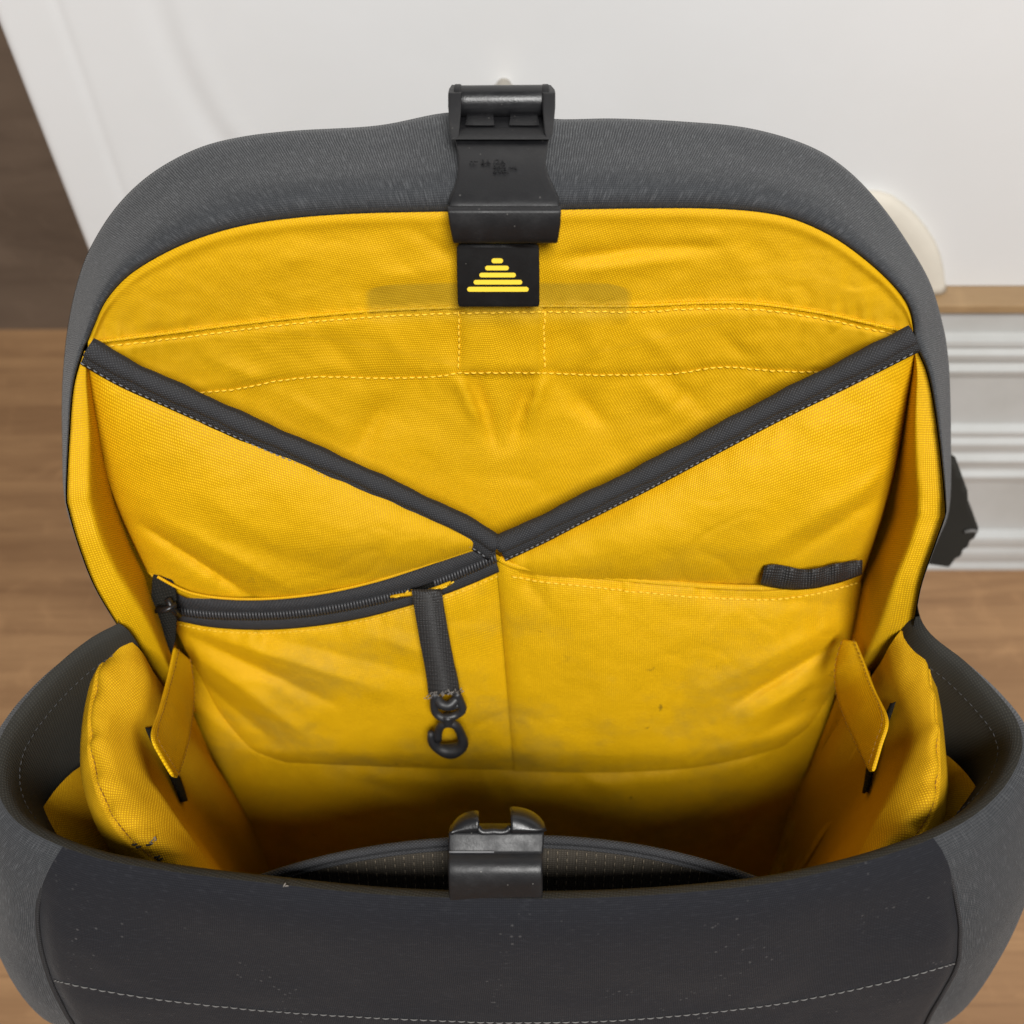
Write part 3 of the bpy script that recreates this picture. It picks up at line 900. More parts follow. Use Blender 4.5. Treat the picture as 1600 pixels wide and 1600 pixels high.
# ---- key strap with swivel hook
strap_rows = [(643, 690, 924, 0.0135), (645, 692, 940, 0.0155), (650, 697, 970, 0.0170), (656, 703, 1005, 0.0175), (663, 710, 1040, 0.0180), (667, 716, 1065, 0.0182), (669, 719, 1086, 0.0180)]
ks = solid_strip('key_strap', strap_rows, LID, 0.0016, M['webbing'], bag, 0.0004, bow=0.0006)
# ribs of the webbing, fine relief as real cross threads
parts = []
for i in range(78):
    f = i / 77
    y = 928 + 154 * f
    k = next(j for j in range(len(strap_rows) - 1) if strap_rows[j + 1][2] >= y)
    r0, r1 = strap_rows[k], strap_rows[k + 1]
    g = (y - r0[2]) / (r1[2] - r0[2])
    xl, xr, of = [r0[q] + (r1[q] - r0[q]) * g for q in (0, 1, 3)]
    parts.append(tube_geo([LID(xl + 1, y, of), LID((xl + xr) / 2, y + 0.6, of + 0.0007), LID(xr - 1, y, of)], 0.0002, 5))
V, F = merge(parts)
mesh_obj('webbing_ribs', V, F, M['webbing'], ks, kind='stuff')
parts = []
for i in range(40):
    x = 667 + 54 * i / 39 + random.uniform(-2, 2); y = 1087 - 6 * (i / 39) + random.uniform(-4, 4)
    a = LID(x, y, 0.0190); b = LID(x + random.uniform(-6, 6), y + random.uniform(-5, 5), 0.0196 + random.uniform(0, 0.001))
    parts.append(tube_geo([a, (a + b) / 2 + LID.n * 0.0005, b], 0.00018, 4))
V, F = merge(parts)
mesh_obj('frayed_end', V, F, M['lint'], ks, kind='stuff')
H = lambda x, y, o=0.0180: LID(x, y, o)
def hook_tube(pts, r, **k): return tube_geo([H(*p) for p in [tuple(q) for q in smooth_curve(pts, 26)]], r, 10)
pz = 0.0180
hp_parts = [
    hook_tube([(680, 1082, pz), (678, 1096, pz), (680, 1112, pz), (690, 1121, pz + .001), (702, 1121, pz + .001), (715, 1116, pz), (723, 1108, pz), (719, 1096, pz), (713, 1082, pz)], 0.0018),
    hook_tube([(684, 1092, pz), (690, 1100, pz + .002), (702, 1102, pz + .002), (713, 1092, pz)], 0.0021),
    hook_tube([(684, 1101, pz), (700, 1105, pz + .001), (716, 1101, pz)], 0.0016),
    hook_tube([(700, 1118, pz + .001), (700, 1130, pz + .001)], 0.0026),
]
V, F = merge(hp_parts)
sw = mesh_obj('swivel', V, F, M['clip'], ks)
hk = [
    hook_tube([(684, 1156, pz), (685, 1142, pz), (690, 1133, pz + .001), (701, 1130, pz + .001), (712, 1133, pz + .001), (718, 1142, pz), (722, 1152, pz), (724, 1160, pz), (719, 1168, pz), (708, 1173, pz), (697, 1173, pz),
               (685, 1169, pz), (677, 1162, pz), (673, 1152, pz), (673, 1144, pz)], lambda f: 0.0019 + 0.0017 * math.exp(-((f - 0.66) / 0.14) ** 2) - 0.0006 * smooth01(0.9, 1, f)),
    hook_tube([(684, 1156, pz - .0005), (683, 1163, pz - .0005)], 0.0013),
]
V, F = merge(hk)
mesh_obj('hook', V, F, M['clip'], ks)
# ragged threads where the strap is sewn in
parts = []
strip_curves('torn_fabric_edge', [(610, 931), (640, 925), (670, 920), (704, 908)], [(610, 934), (640, 931), (672, 929), (706, 912)], 24, 3, lambda u: 0.0092, 0.0006, M['yellow'], bag, 0.0006, 'torn')
for i in range(7):
    x = 616 + 84 * i / 6 + random.uniform(-3, 3); y = 930 - 14 * i / 6 + random.uniform(-4, 4)
    a = LID(x, y, 0.0100); b = LID(x + random.uniform(4, 14), y + random.uniform(-5, 2), 0.0112)
    parts.append(tube_geo([a, (a + b) / 2 + LID.n * 0.0004, b], 0.00028, 5))
V, F = merge(parts)
mesh_obj('loose_threads', V, F, M['thread_y'], bag, kind='stuff')

# ---- top buckle
bk = solid_strip('buckle_plate', [(708, 860, 216, -0.0135), (712, 857, 226, -0.0100), (716, 853, 245, -0.0040), (716, 853, 262, 0.0005), (714, 858, 280, 0.0042), (709, 866, 297, 0.0075), (702, 873, 313, 0.0105), (699, 876, 324, 0.0120)],
                 LID, 0.005, M['plastic'], bag, 0.0007, nx=11)
solid_strip('buckle_lip', [(698, 877, 324, 0.0125), (699, 877, 330, 0.0140), (702, 876, 352, 0.0142), (706, 873, 372, 0.0138), (708, 871, 381, 0.0125)], LID, 0.006, M['plastic'], bk, 0.0008, nx=9)
tab = solid_strip('rubber_tab', [(721, 836, 381, 0.0080), (716, 840, 383, 0.0080), (713.5, 842.5, 388, 0.0080), (714, 843, 430, 0.0072), (715, 843, 474, 0.0058), (717, 842, 480, 0.0054)], LID, 0.0018, M['rubber'], bag, 0.0006, nx=5)
def bar_mesh(x0, x1, yc, hh):
    offy = lambda y: 0.0080 + (0.0072 - 0.0080) * smooth01(388, 430, y) + (0.0058 - 0.0072) * smooth01(430, 474, y) + 0.00055
    V, F = [], []
    K = 10
    for lay in (0, 1):
        for i in range(K + 1):
            a = math.pi / 2 + math.pi * i / K
            V.append(LID(x0 + hh + hh * math.cos(a), yc - hh * math.sin(a), offy(yc) - 0.0004 * lay))
        for i in range(K + 1):
            a = -math.pi / 2 + math.pi * i / K
            V.append(LID(x1 - hh + hh * math.cos(a), yc - hh * math.sin(a), offy(yc) - 0.0004 * lay))
    n = 2 * (K + 1)
    F.append(tuple(range(n)))
    F.append(tuple(range(n, 2 * n))[::-1])
    for i in range(n):
        j = (i + 1) % n
        F.append((i, i + n, j + n, j))
    o = mesh_obj('printed_bar', V, F, M['print'], tab, smooth=False)
    fix_normals(o)
for (x0, x1, y, hh) in ((768, 786, 407.5, 3.8), (758, 795, 418.8, 3.6), (749, 806, 429.8, 3.6), (740, 816, 441, 3.6), (730, 826, 452, 3.8)):
    bar_mesh(x0, x1, y, hh)
# bracket, ears and roller
br = solid_strip('buckle_bracket', [(722, 846, 170, -0.036), (718, 849, 184, -0.0315), (712, 856, 204, -0.0210), (705, 862, 211, -0.0140), (705, 862, 218, -0.0105)], LID, 0.005, M['plastic'], bk, 0.0006, nx=9)
for (xa, xb) in ((700, 721), (847, 868)):
    solid_strip('buckle_ear', [(xa + 3, xb - 4, 139, -0.0345), (xa, xb, 145, -0.0300), (xa, xb, 168, -0.0260), (xa + 2, xb - 2, 192, -0.0200), (xa + 4, xb - 4, 215, -0.0120)], LID, 0.0055, M['plastic'], bk, 0.0010, nx=4)
ra, rb_ = LID(719, 159, -0.0345), LID(849, 158, -0.0345)
ax = (rb_ - ra).normalized()
rv, rf = tube_geo([ra + ax * ((rb_ - ra).length * i / 12) for i in range(13)], lambda f: 0.0050, 28)
ro = mesh_obj('roller', rv, rf, M['gloss'], bk); bevel(ro, 0.0005)
parts = []
for x in (716, 852):
    c0 = LID(x, 158, -0.0345)
    parts.append(tube_geo([c0 - ax * 0.0012, c0 + ax * 0.0012], 0.0052, 24))
V, F = merge(parts)
for (v_, f_) in parts:
    bevel(mesh_obj('roller_collar', v_, f_, M['plastic'], bk), 0.0005)
for (xa, xb) in ((729, 771), (797, 840)):
    solid_strip('bracket_block', [(xa, xb, 177, -0.0305), (xa, xb, 182, -0.0280), (xa - 2, xb + 2, 196, -0.0235)], LID, 0.003, M['plastic'], bk, 0.0005, nx=4)
# worn moulded lettering, mostly rubbed away
def emboss(txt, px, py, off, h, slope):
    cu = bpy.data.curves.new('lettering', 'FONT')
    cu.body = txt; cu.size = h; cu.extrude = 0.00018; cu.resolution_u = 2; cu.align_x = 'LEFT'
    tmp = bpy.data.objects.new('tmp', cu); COL.objects.link(tmp)
    bpy.context.view_layer.update()
    me = bpy.data.meshes.new_from_object(tmp.evaluated_get(bpy.context.evaluated_depsgraph_get()))
    bpy.data.objects.remove(tmp)
    o0 = LID(px, py, off)
    yv = (LID(px, py - 20, off - slope) - o0).normalized()
    xv = Vector((1, 0, 0)); nv_ = xv.cross(yv)
    V = [o0 + xv * v.co.x + yv * v.co.y + nv_ * (v.co.z + 0.00025) for v in me.vertices]
    F = [tuple(p.vertices) for p in me.polygons]
    bpy.data.meshes.remove(me)
    return V, F
txt = [emboss('rr\u00b7 BA /7A', 733, 257, -0.0002, 0.0026, 0.0048), emboss('BH/3 .UIJ', 770, 264, 0.0012, 0.0020, 0.0048), emboss('B.VOI', 770, 271, 0.0027, 0.0020, 0.0048)]
V, F = merge(txt)
mesh_obj('moulded_lettering', V, F, M['plastic'], bk, smooth=False, kind='stuff')

# ================================================================== body shell
RZ = CZ - 0.331
rim_px = [(185, 974, .004), (140, 998, .003), (85, 1043, .002), (30, 1105, 0.0), (-2, 1160, -.001), (-8, 1215, -.002), (12, 1268, -.002), (60, 1306, -.002), (150, 1340, -.002), (270, 1362, -.002), (420, 1380, -.001), (600, 1398, 0), (775, 1404, .001),
          (950, 1402, .001), (1100, 1392, 0), (1220, 1377, -.001), (1330, 1352, -.002), (1400, 1331, -.002), (1461, 1308, -.002), (1525, 1272, -.002), (1572, 1226, -.001), (1597, 1172, 0), (1590, 1128, 0), (1560, 1086, .001), (1510, 1035, .003), (1442, 974, .004)]
rim3 = [at_z(x, y, RZ + dz) for x, y, dz in rim_px]
rim3 += [Vector((0.158, 0.235, RZ + .002)), Vector((0.158, 0.275, RZ)), Vector((0.140, 0.312, RZ)), Vector((0.0, 0.322, RZ)), Vector((-0.140, 0.312, RZ)), Vector((-0.158, 0.275, RZ)), Vector((-0.155, 0.235, RZ + .002)), rim3[0]]
NR = 400
R = smooth_curve(rim3, NR + 1)[:-1]
nrm = []
for i in range(NR):
    t = R[(i + 2) % NR] - R[(i - 2) % NR]
    t.z = 0; t.normalize()
    nrm.append(Vector((t.y, -t.x, 0)))
# outward = away from the middle
cenR = sum(R, Vector()) / NR
sg = 1 if sum(nrm[i].dot(R[i] - cenR) for i in range(NR)) > 0 else -1
nrm = [v * sg for v in nrm]
for _ in range(6):
    nrm = [(nrm[i - 1] + nrm[i] * 2 + nrm[(i + 1) % NR]).normalized() for i in range(NR)]
def front_w(p): return smooth01(0.165, 0.115, p.y) * smooth01(0.165, 0.10, abs(p.x))
def back_w(p): return smooth01(0.175, 0.215, p.y)
# (drop, out at front, out at sides)
RINGS_OUT = [(0.0, 0.0, 0.0), (0.0012, 0.0022, 0.002), (0.004, 0.0040, 0.0042), (0.010, 0.0070, 0.0085), (0.020, 0.0100, 0.0140), (0.040, 0.0145, 0.0225), (0.060, 0.0185, 0.0275), (0.085, 0.0230, 0.0315), (0.12, 0.0290, 0.0335),
             (0.16, 0.0330, 0.0330), (0.21, 0.0360, 0.029), (0.26, 0.037, 0.022), (0.31, 0.034, 0.012), (0.345, 0.026, 0.002), (0.357, 0.012, -0.012)]
def shell_pt(i, ring):
    d, of, os2 = ring
    p = R[i % NR]
    w_ = front_w(p)
    o = of * w_ + os2 * (1 - w_)
    nn = nrm[i % NR]
    if nn.y < 0: o += 0.011 * min(1.0, 2 * abs(nn.x * nn.y)) ** 1.2 * smooth01(0.01, 0.15, d) * smooth01(0.36, 0.2, d)
    o = o * (1 - back_w(p)) + (0.001 + 0.012 * smooth01(0.02, 0.2, d)) * back_w(p) * smooth01(0, 0.01, d)
    q = p + nrm[i % NR] * o - Vector((0, 0, d * (RZ - 0.003) / 0.357 if d > 0.3 else d))
    amp = smooth01(0.004, 0.05, d)
    q += nrm[i % NR] * amp * (0.0020 * noise.noise(Vector((q.x * 18, q.y * 18, q.z * 18))) + 0.0008 * noise.noise(q * 55))
    q.z = max(q.z, 0.002)
    return q
def dense_rings(rs, k=4):
    out = smooth_curve([(a * 1, b, c_) for a, b, c_ in rs], 60)
    return [(max(v.x, 0), v.y, v.z) for v in out]
DR = dense_rings(RINGS_OUT)
# seam indices: where the dark front panel meets the grey sides
def idx_near(px, py):
    q = at_z(px, py, RZ)
    return min(range(NR), key=lambda i: (R[i] - q).length)
iL, iR = idx_near(100, 1328), idx_near(1458, 1310)
def proj(p):
    q = p - CAM
    fw = q.dot(Vector((0, cP, -sP)))
    return 800 + 1600 * q.x / fw, 800 - 1600 * q.dot(Vector((0, sP, cP))) / fw
def shell_f(f, ring):
    i = math.floor(f); g = f - i
    return shell_pt(i, ring).lerp(shell_pt(i + 1, ring), g)
def nrm_f(f): 
    i = math.floor(f); return nrm[i % NR].lerp(nrm[(i + 1) % NR], f - i)
SEAM_L = sorted([(1326, 100), (1350, 80), (1385, 62), (1430, 50), (1480, 54), (1530, 68), (1565, 85), (1600, 105), (1700, 160)])
SEAM_R = sorted([(1306, 1457), (1335, 1478), (1370, 1493), (1430, 1505), (1500, 1506), (1540, 1490), (1600, 1455), (1700, 1400)])
def seam_index(seam, i0, win):
    out = []
    last = i0
    for ring in DR:
        best = None
        k = -win
        while k <= win:
            x, y = proj(shell_f(i0 + k, ring))
            e = abs(x - yx(seam, y)) if y > 1290 else 1e9
            if best is None or e < best[0]: best = (e, i0 + k)
            k += 0.5
        f = best[1] if best[0] < 14 and ring[0] < 0.20 else last
        f = last + max(-2.5, min(2.5, f - last))
        last = f
        out.append(f)
    for _ in range(4):
        out = [out[0]] + [(out[k - 1] + 2 * out[k] + out[k + 1]) / 4 for k in range(1, len(out) - 1)] + [out[-1]]
    return out
sL, sR = seam_index(SEAM_L, iL, 30), seam_index(SEAM_R, iR, 30)
def shell_part(name, A, B, n, mat, seams, label=None, surf=None, prt=bag):
    rows = []
    for k, ring in enumerate(DR):
        a, b = A[k], B[k]
        r = []
        for i in range(n + 1):
            f = a + (b - a) * i / n
            p = shell_f(f, ring)
            e = 1.0
            if seams[0]: e = min(e, (f - a) * 0.0024)
            if seams[1]: e = min(e, (b - f) * 0.0024)
            p = p - nrm_f(f) * 0.0026 * math.exp(-(e / 0.004) ** 2) * smooth01(0.005, 0.03, ring[0])
            r.append(p)
        rows.append(r)
    return grid(name, rows, mat, prt, surf=surf, label=label)
nD = len(DR)
shell_part('front_panel', sL, sR, 170, M['front'], (1, 1), surf='front_panel', label='black brushed front panel of the backpack body')
shell_part('side_panel', sR, [NR] * nD, NR - iR + 10, M['grey'], (1, 0), surf='side_r', label='right charcoal side panel of the body')
shell_part('side_panel', [0] * nD, sL, iL + 10, M['grey'], (0, 1), surf='side_l', label='left charcoal side panel of the body')
# inside of the shell
iA, iB = 0, idx_near(1442, 974)
INN = [(0.0, 0.0), (0.0008, 0.0020), (0.003, 0.0034), (0.008, 0.0042), (0.02, 0.0048), (0.06, 0.006), (0.12, 0.008), (0.22, 0.012)]
rows = []
for d, o in INN:
    rows.append([R[i] - nrm[i] * o - Vector((0, 0, d)) for i in range(iA, iB + 1)])
grid('shell_inside', rows, M['inner'], bag)
# rim piping line + stitch on the inside of the shell, seen left and right
for (a, b) in ((iA + 2, iL - 8), (iR + 8, iB - 2)):
    pts = []
    for i in range(a, b):
        pts.append((R[i % NR] - nrm[i % NR] * 0.0045 - Vector((0, 0, 0.010)), -nrm[i % NR]))
    if len(pts) > 4: stitch_line('stitching', pts, M['binding'], bag, 0.0026, 0.6, 0.00016)

# stitch line over the front panel
pts = drape_line([(64, 1526), (150, 1545), (260, 1562), (400, 1577), (560, 1588), (720, 1595), (800, 1597), (950, 1594), (1100, 1582), (1250, 1562), (1400, 1530), (1506, 1500)], 200, 'front_panel')
stitch_line('stitching', pts, M['thread_w'], bag, 0.0034, 0.78, 0.0003)
# seam threads at the panel corners
def seam_cord(S_, name):
    ps = [shell_f(S_[k], r) - nrm_f(S_[k]) * 0.0020 for k, r in enumerate(DR) if 0.004 < r[0] < 0.30]
    tube(name, ps, 0.0008, M['binding'], bag, 6)
seam_cord(sL, 'corner_seam'); seam_cord(sR, 'corner_seam')

# ================================================================== padded insert inside
def rail3(pts, n):
    return smooth_curve([tuple(at_z(px, py, RZ - z)) for px, py, z in pts], n)
def insert_wall(Op, Ip, side, lab, sname):
    n = 70
    O, I = rail3(Op, n), rail3(Ip, n)
    rows = []
    out = Vector((side, 0, 0))
    def rl(f, sink, bul):
        r = []
        for i in range(n):
            p = O[i].lerp(I[i], f) + Vector((0, 0, bul))
            wob = 0.0010 * noise.noise(Vector((p.y * 70, p.x * 60, p.z * 50))) + 0.0006 * noise.noise(p * 160)
            pk = math.sin(i * 0.75 + 2.2 * noise.noise(Vector((i * 0.11, side * 3, 0)))) * math.exp(-((f - 0.18) / 0.16) ** 2)
            wob += 0.0014 * pk + 0.0018 * noise.noise(Vector((i * 0.09, f * 3.0, side * 7)))
            p = p - Vector((0, 0, sink)) + Vector((0, 0, wob))
            r.append(p)
        return r
    for d, o in ((0.10, 0.004), (0.06, 0.007), (0.03, 0.0085), (0.012, 0.0065), (0.004, 0.003)):
        rows.append([p + out * o - Vector((0, -0.0, d)) for p in O])
    for f, b in ((0.0, 0.0), (0.05, 0.0014), (0.09, 0.0010), (0.14, 0.0026), (0.22, 0.0044), (0.33, 0.0058), (0.46, 0.0063), (0.58, 0.0060), (0.70, 0.0050), (0.82, 0.0034), (0.92, 0.0016), (0.98, 0.0003)):
        rows.append(rl(f, 0, b))
    for d, o in ((0.004, 0.0), (0.012, 0.0), (0.03, 0.001), (0.06, 0.003), (0.10, 0.005), (0.16, 0.008), (0.24, 0.012)):
        rows.append([p - out * o - Vector((0, 0, d)) + out * 0.0012 * noise.noise(Vector((p.y * 40, d * 40, 1))) for p in I])
    o = grid('padded_divider', rows, M['pad'], bag, surf=sname, label=lab)
    pts = [(p + Vector((0, 0, 0.0012)) - out * 0.0008, (Vector((0, 0, 1)) + out * 0.6).normalized()) for p in rl(0.09, 0, 0.0006)]
    stitch_line('stitching', pts, M['thread_o'], o, 0.0022, 0.85, 0.00024, 0.0001)
    return o
OL = [(196, 1004, .009), (165, 1018, .008), (143, 1080, .010), (136, 1170, .013), (150, 1240, .017), (182, 1302, .021), (240, 1352, .027), (330, 1392, .034)]
IL = [(226, 1024, .013), (234, 1056, .013), (230, 1096, .016), (212, 1140, .019), (224, 1195, .023), (256, 1245, .028), (297, 1303, .034), (352, 1380, .042)]
insert_wall(OL, IL, -1, 'left padded yellow divider with worn corner', 'ins_l')
OR = [(1408, 988, .009), (1434, 1002, .008), (1456, 1062, .010), (1467, 1150, .013), (1470, 1220, .017), (1455, 1285, .021), (1408, 1338, .027), (1330, 1375, .034)]
IR = [(1388, 1012, .013), (1396, 1045, .013), (1412, 1096, .016), (1424, 1145, .019), (1410, 1195, .023), (1386, 1245, .028), (1356, 1302, .034), (1320, 1375, .042)]
insert_wall(OR, IR, 1, 'right padded yellow divider', 'ins_r')
# side pockets' lining in the gaps between insert and shell
def quad_patch(name, c4, mat, n=10, parent=bag, thick=0.0, wob=0.002, label=None, bend=0.0, rnd=0.22):
    rows = []
    for j in range(n):
        v = j / (n - 1)
        r = []
        for i in range(n):
            u = i / (n - 1)
            v0 = j / (n - 1)
            v = 0.5 + (v0 - 0.5) * (1 - rnd * abs(2 * u - 1) ** 3)
            u = 0.5 + (u - 0.5) * (1 - rnd * abs(2 * v0 - 1) ** 3)
            p = c4[0] * (1 - u) * (1 - v) + c4[1] * u * (1 - v) + c4[2] * u * v + c4[3] * (1 - u) * v
            r.append(p + Vector((0, 0, wob * noise.noise(p * 45))) + LID.n * bend * math.sin(math.pi * v) * (0.6 + 0.4 * math.sin(math.pi * u)))
        rows.append(r)
    return grid(name, rows, mat, parent, thick, surf=name + str(len(SURF)), label=label)
zg = RZ - 0.038
quad_patch('side_pocket_lining', [at_z(118, 1192, zg), at_z(160, 1200, zg - .02), at_z(195, 1420, zg - .03), at_z(26, 1322, zg + .006)], M['pad'], label='yellow pocket lining left of the padded divider')
quad_patch('side_pocket_lining', [at_z(1482, 1166, zg + .008), at_z(1440, 1190, zg - .02), at_z(1405, 1400, zg - .03), at_z(1560, 1282, zg + .010)], M['pad'], label='yellow pocket lining right of the padded divider')
# walls of the main compartment behind the dividers
def side_wall(Apx, xb, name):
    A_ = smooth_curve([tuple(LID(x, y, o)) for x, y, o in Apx], 40)
    rows = []
    for j in range(16):
        v = j / 15
        r = []
        for i in range(40):
            u = i / 39
            B_ = Vector((xb * (1 - 0.10 * u), 0.186 - 0.02 * u, RZ - 0.022 - 0.23 * u))
            p = A_[i].lerp(B_, v)
            k = 0.0045 * math.sin(math.pi * v) * (noise.noise(Vector((u * 5, v * 3, xb * 30))) + 0.6 * noise.noise(Vector((u * 3, v * 9, xb * 70))))
            r.append(p + Vector((-math.copysign(1, xb) * k, -k, 0)))
        rows.append(r)
    grid('side_wall_lining', rows, M['yellow'], bag, surf=name)
side_wall([(268, 1040, 0.002), (295, 1100, 0.000), (335, 1190, -0.002), (385, 1290, -0.004), (440, 1420, -0.004)], -0.147, 'sw_l')
side_wall([(1330, 1030, 0.002), (1305, 1095, 0.000), (1268, 1190, -0.002), (1225, 1290, -0.004), (1180, 1420, -0.004)], 0.150, 'sw_r')
# hook-and-loop flaps
def flap(pts4, offs, mat, name, thick=0.0025, label=None):
    c4 = [LID(x, y, o) for (x, y), o in zip(pts4, offs)]
    o = quad_patch(name, c4, mat, 12, thick=thick, wob=0.003, label=label, bend=-0.006)
    m = o.modifiers.new('sub', 'SUBSURF'); m.levels = 1; m.render_levels = 1
    return o
def strip_flap(A, B, label, sn):
    o = rail_patch('divider_flap', A, B, 30, 10, M['yellow'], thick=0.0014, rel=0.8, bulge=0.003, surf=sn, label=label)
    m = o.modifiers.new('sub', 'SUBSURF'); m.levels = 1; m.render_levels = 1
    for rail, k in ((A, 1), (B, -1)):
        cv = [(x + 4 * k, y) for x, y, _ in rail]
        pts = drape_line(cv, 40, sn)
        if len(pts) > 6: stitch_line('hem_stitching', [(p + n * 0.0012, n) for p, n in pts], M['thread_o'], o, 0.0024, 0.7, 0.0002)
    return o
strip_flap([(272, 1010, 0.014), (262, 1055, 0.030), (248, 1108, 0.055), (236, 1150, 0.076), (252, 1184, 0.080), (271, 1214, 0.082)],
           [(296, 1030, 0.008), (302, 1075, 0.016), (300, 1115, 0.030), (295, 1150, 0.046), (286, 1185, 0.060), (275, 1216, 0.074)], 'left hanging yellow divider flap', 'flap_l')
strip_flap([(1318, 998, 0.010), (1306, 1040, 0.016), (1308, 1085, 0.026), (1322, 1125, 0.042), (1340, 1165, 0.058), (1360, 1206, 0.076)],
           [(1338, 1002, 0.014), (1352, 1036, 0.026), (1368, 1078, 0.044), (1388, 1124, 0.066), (1378, 1162, 0.074), (1364, 1206, 0.080)], 'right hanging yellow divider flap', 'flap_r')
def vel_strip(px, wd, face, label):
    n = 28
    a = smooth_curve(px, n)
    rows = []
    for k in range(5):
        f = k / 4 - 0.5
        r = []
        for i, p in enumerate(a):
            ww = wd * (0.35 + 0.65 * math.sin(math.pi * (0.06 + 0.88 * i / (n - 1))))
            h = drape(p.x + ww * f, p.y - ww * f * 0.35, face)
            q = h[0] + h[1] * (0.0012 + 0.0006 * math.sin(math.pi * k / 4)) if h else LID(p.x + ww * f, p.y - ww * f * 0.35, 0.06)
            r.append(q)
        rows.append(r)
    grid('velcro_strip', rows, M['velcro'], bag, 0.0012, surf='v' + label, label=label)
vel_strip([(226, 1136), (236, 1156), (250, 1176), (263, 1202), (275, 1230), (284, 1254)], 13, 'ins_l', 'left dark velcro strip')
vel_strip([(1401, 1098), (1390, 1124), (1377, 1152), (1368, 1185), (1362, 1215), (1357, 1240)], 12, 'ins_r', 'right dark velcro strip')

# ---- dark ribbed sleeve at the front
ARC = [(352, 1392), (440, 1362), (520, 1340), (610, 1324), (700, 1315), (800, 1311), (900, 1314), (1000, 1326), (1090, 1346), (1170, 1372), (1230, 1398)]
arc3 = [at_z(p.x, p.y, RZ - 0.012 - 0.010 * abs((p.x - 790) / 440) ** 2) for p in smooth_curve(ARC, 120)]
rows = []
for k in range(14):
    f = k / 13
    rows.append([Vector((p.x, p.y + (0.103 - p.y) * f * 0.9 + 0.003 * math.sin(math.pi * f), p.z - 0.046 * f)) for p in arc3])
grid('front_sleeve', rows, M['mesh'], bag, 0.001)
tube('sleeve_binding', arc3, 0.0015, M['binding'], bag, 10, up=Vector((0, 1, 0)))
tube('sleeve_binding_edge', [p + Vector((0, -0.0014, -0.0022)) for p in arc3], 0.0009, M['binding'], bag, 8)
parts = []
for i in range(6, 114, 2):
    p = arc3[i]
    d = 0.0
    for k in range(9):
        f0 = 0.10 + 0.075 * k
        a = Vector((p.x, p.y + (0.103 - p.y) * f0 * 0.9 + 0.003 * math.sin(math.pi * f0) - 0.0009, p.z - 0.046 * f0 + 0.0004))
        f1 = f0 + 0.05
        b = Vector((p.x, p.y + (0.103 - p.y) * f1 * 0.9 + 0.003 * math.sin(math.pi * f1) - 0.0009, p.z - 0.046 * f1 + 0.0004))
        parts.append(tube_geo([a, b], 0.00016, 4))
V, F = merge(parts)
mesh_obj('sleeve_rib_stitching', V, F, M['rib'], bag, kind='stuff')
parts = []
rows = [[p + Vector((0, 0.001, -0.001)) for p in arc3], [p + Vector((0, 0.004, -0.10)) for p in arc3]]
grid('sleeve_back', rows, M['inner'], bag)

# ---- lower buckle on the front rim
p0 = at_z(775, 1402, RZ + 0.001)
LB = Plane(p0 + Vector((0, 0.004, 0)), (0, -0.62, 0.78))
lbk = solid_strip('front_buckle', [(703, 850, 1296, 0.0005), (701, 850, 1302, 0.0020), (700, 850, 1318, 0.0024), (700, 849, 1332, 0.0026), (700, 848, 1340, 0.0045), (700, 848, 1352, 0.0062), (700, 848, 1366, 0.0066), (701, 848, 1385, 0.0050), (702, 848, 1420, 0.0005)],
                  LB, 0.007, M['plastic'], bag, 0.0007, nx=13)
for sgn, (xa, xb) in ((1, (703, 748)), (-1, (798, 849))):
    xo, xi = (xa, xb) if sgn == 1 else (xb, xa)
    rows = []
    K, J = 12, 10
    for j in range(J + 1):
        a = math.pi * j / J          # front to back around the prong
        r = []
        for i in range(K + 1):
            u = i / K                # outer -> inner
            x = xo + (xi - xo) * u
            hgt = 34 * (1 - (1 - u) ** 2.2) ** 0.55 if u > 0 else 0
            if u > 0.97: hgt *= 0.96
            yy = 1300 - hgt * (math.sin(a * 0.5) ** 0.9)
            r.append(LB(x, yy, 0.0028 + 0.0035 * math.sin(a) * (0.4 + 0.6 * u) - 0.0095 * (a / math.pi)))
        rows.append(r)
    o = grid('hook_prong', rows, M['gloss'], lbk, surf='pr%d' % sgn)
    m = o.modifiers.new('s', 'SOLIDIFY'); m.thickness = 0.0012; m.offset = -1
    # inner cheek of the prong
    cen_ = LB(xi, 1298, -0.002)
    V = [LB(xi, 1300, 0.003)] + [r[-1] for r in rows] + [LB(xi, 1300, -0.0065)]
    mesh_obj('prong_cheek', V, [tuple(range(len(V)))], M['gloss'], lbk, smooth=False)
# bright worn saddle between the prongs and hinge line
sd = [LB(p.x, p.y, 0.0012) for p in smooth_curve([(746, 1292), (752, 1299), (762, 1300), (772, 1299), (782, 1300), (792, 1298), (798, 1292)], 24)]
tube('saddle', sd, 0.0012, M['gloss'], lbk, 10)
ln = [LB(702 + 70 * i / 6, 1331, 0.0030) for i in range(7)]
tube('hinge_line', ln, 0.00035, M['thread_g'], lbk, 6)

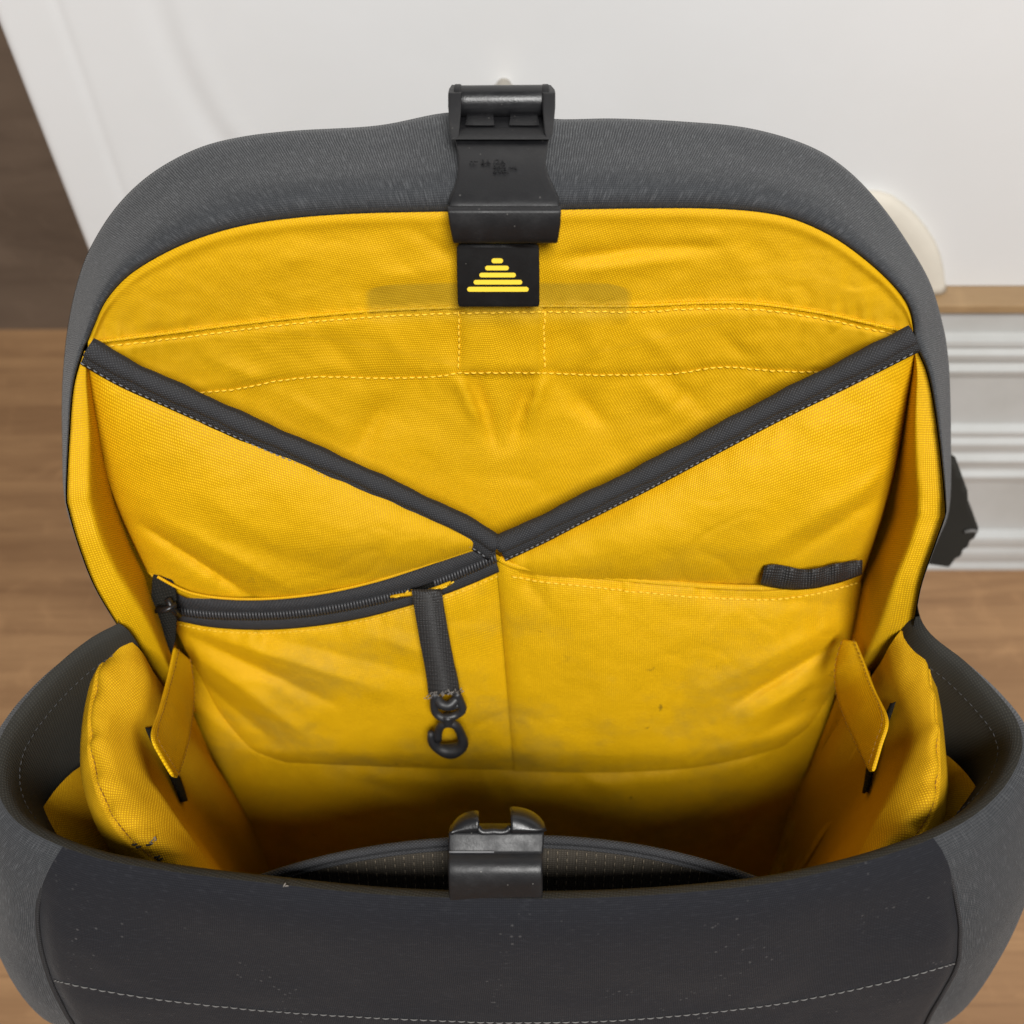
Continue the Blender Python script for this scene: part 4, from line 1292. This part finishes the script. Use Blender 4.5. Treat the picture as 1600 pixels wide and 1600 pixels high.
# ---- worn corner of the left divider and bits of lint on the rim
parts = []
for (x, y) in ((212, 1318), (218, 1322), (232, 1320), (246, 1338), (250, 1342)):
    h = drape(x, y, 'ins_l')
    if h:
        a = h[0] + h[1] * 0.0006
        parts.append(tube_geo([a - Vector((0.0009, 0, 0)), a + h[1] * 0.0002, a + Vector((0.0008, 0.0006, -0.0004))], 0.0004, 5))
if parts:
    V, F = merge(parts); mesh_obj('worn_holes', V, F, M['velcro'], bag, kind='stuff')
parts = []
for (x, y, n_) in ((240, 1318, 6), (450, 1384, 2), (648, 1397, 3), (852, 1398, 4), (600, 1396, 2)):
    h = drape(x, y, 'ins_l', 'front_panel', 'front_sleeve')
    if not h: continue
    for _ in range(n_):
        a = h[0] + Vector((random.uniform(-.0012, .0012), random.uniform(-.001, .001), random.uniform(0, .0012)))
        b = a + Vector((random.uniform(-.0012, .0012), random.uniform(-.0012, .0012), random.uniform(-.0006, .0012)))
        parts.append(tube_geo([a, (a + b) / 2 + Vector((0, 0, .0003)), b], 0.00022, 4))
V, F = merge(parts)
mesh_obj('lint_tufts', V, F, M['lint'], bag, kind='stuff')

# ---- black strap hanging behind the right side
poly = [(1290, 640), (1480, 672), (1486, 700), (1484, 722), (1494, 730), (1496, 742), (1505, 748), (1507, 765), (1513, 770), (1514, 790), (1521, 806), (1530, 828), (1524, 842), (1517, 846), (1514, 856), (1506, 860), (1503, 870), (1494, 874), (1484, 888), (1290, 860)]
SY = 0.335
V = [at_y(x, y, SY) for x, y in poly] + [at_y(x, y, SY) + Vector((0, 0.016, 0)) for x, y in poly]
n = len(poly)
F = [tuple(range(n)), tuple(range(n, 2 * n))[::-1]] + [(i, i + n, (i + 1) % n + n, (i + 1) % n) for i in range(n)]
so = mesh_obj('shoulder_strap', V, F, M['velcro'], bag, smooth=False, label='black strap hanging behind the right side')
fix_normals(so); bevel(so, 0.0015, 2)
so2 = [at_y(x, y, SY - 0.0012) for x, y in ((1507, 831), (1518, 829), (1527, 830))]  # highlight on the black strap, put in as a thin pale tube
tube('strap_highlight', so2, 0.0009, M['thread_w'], so, 6, org=BAG)
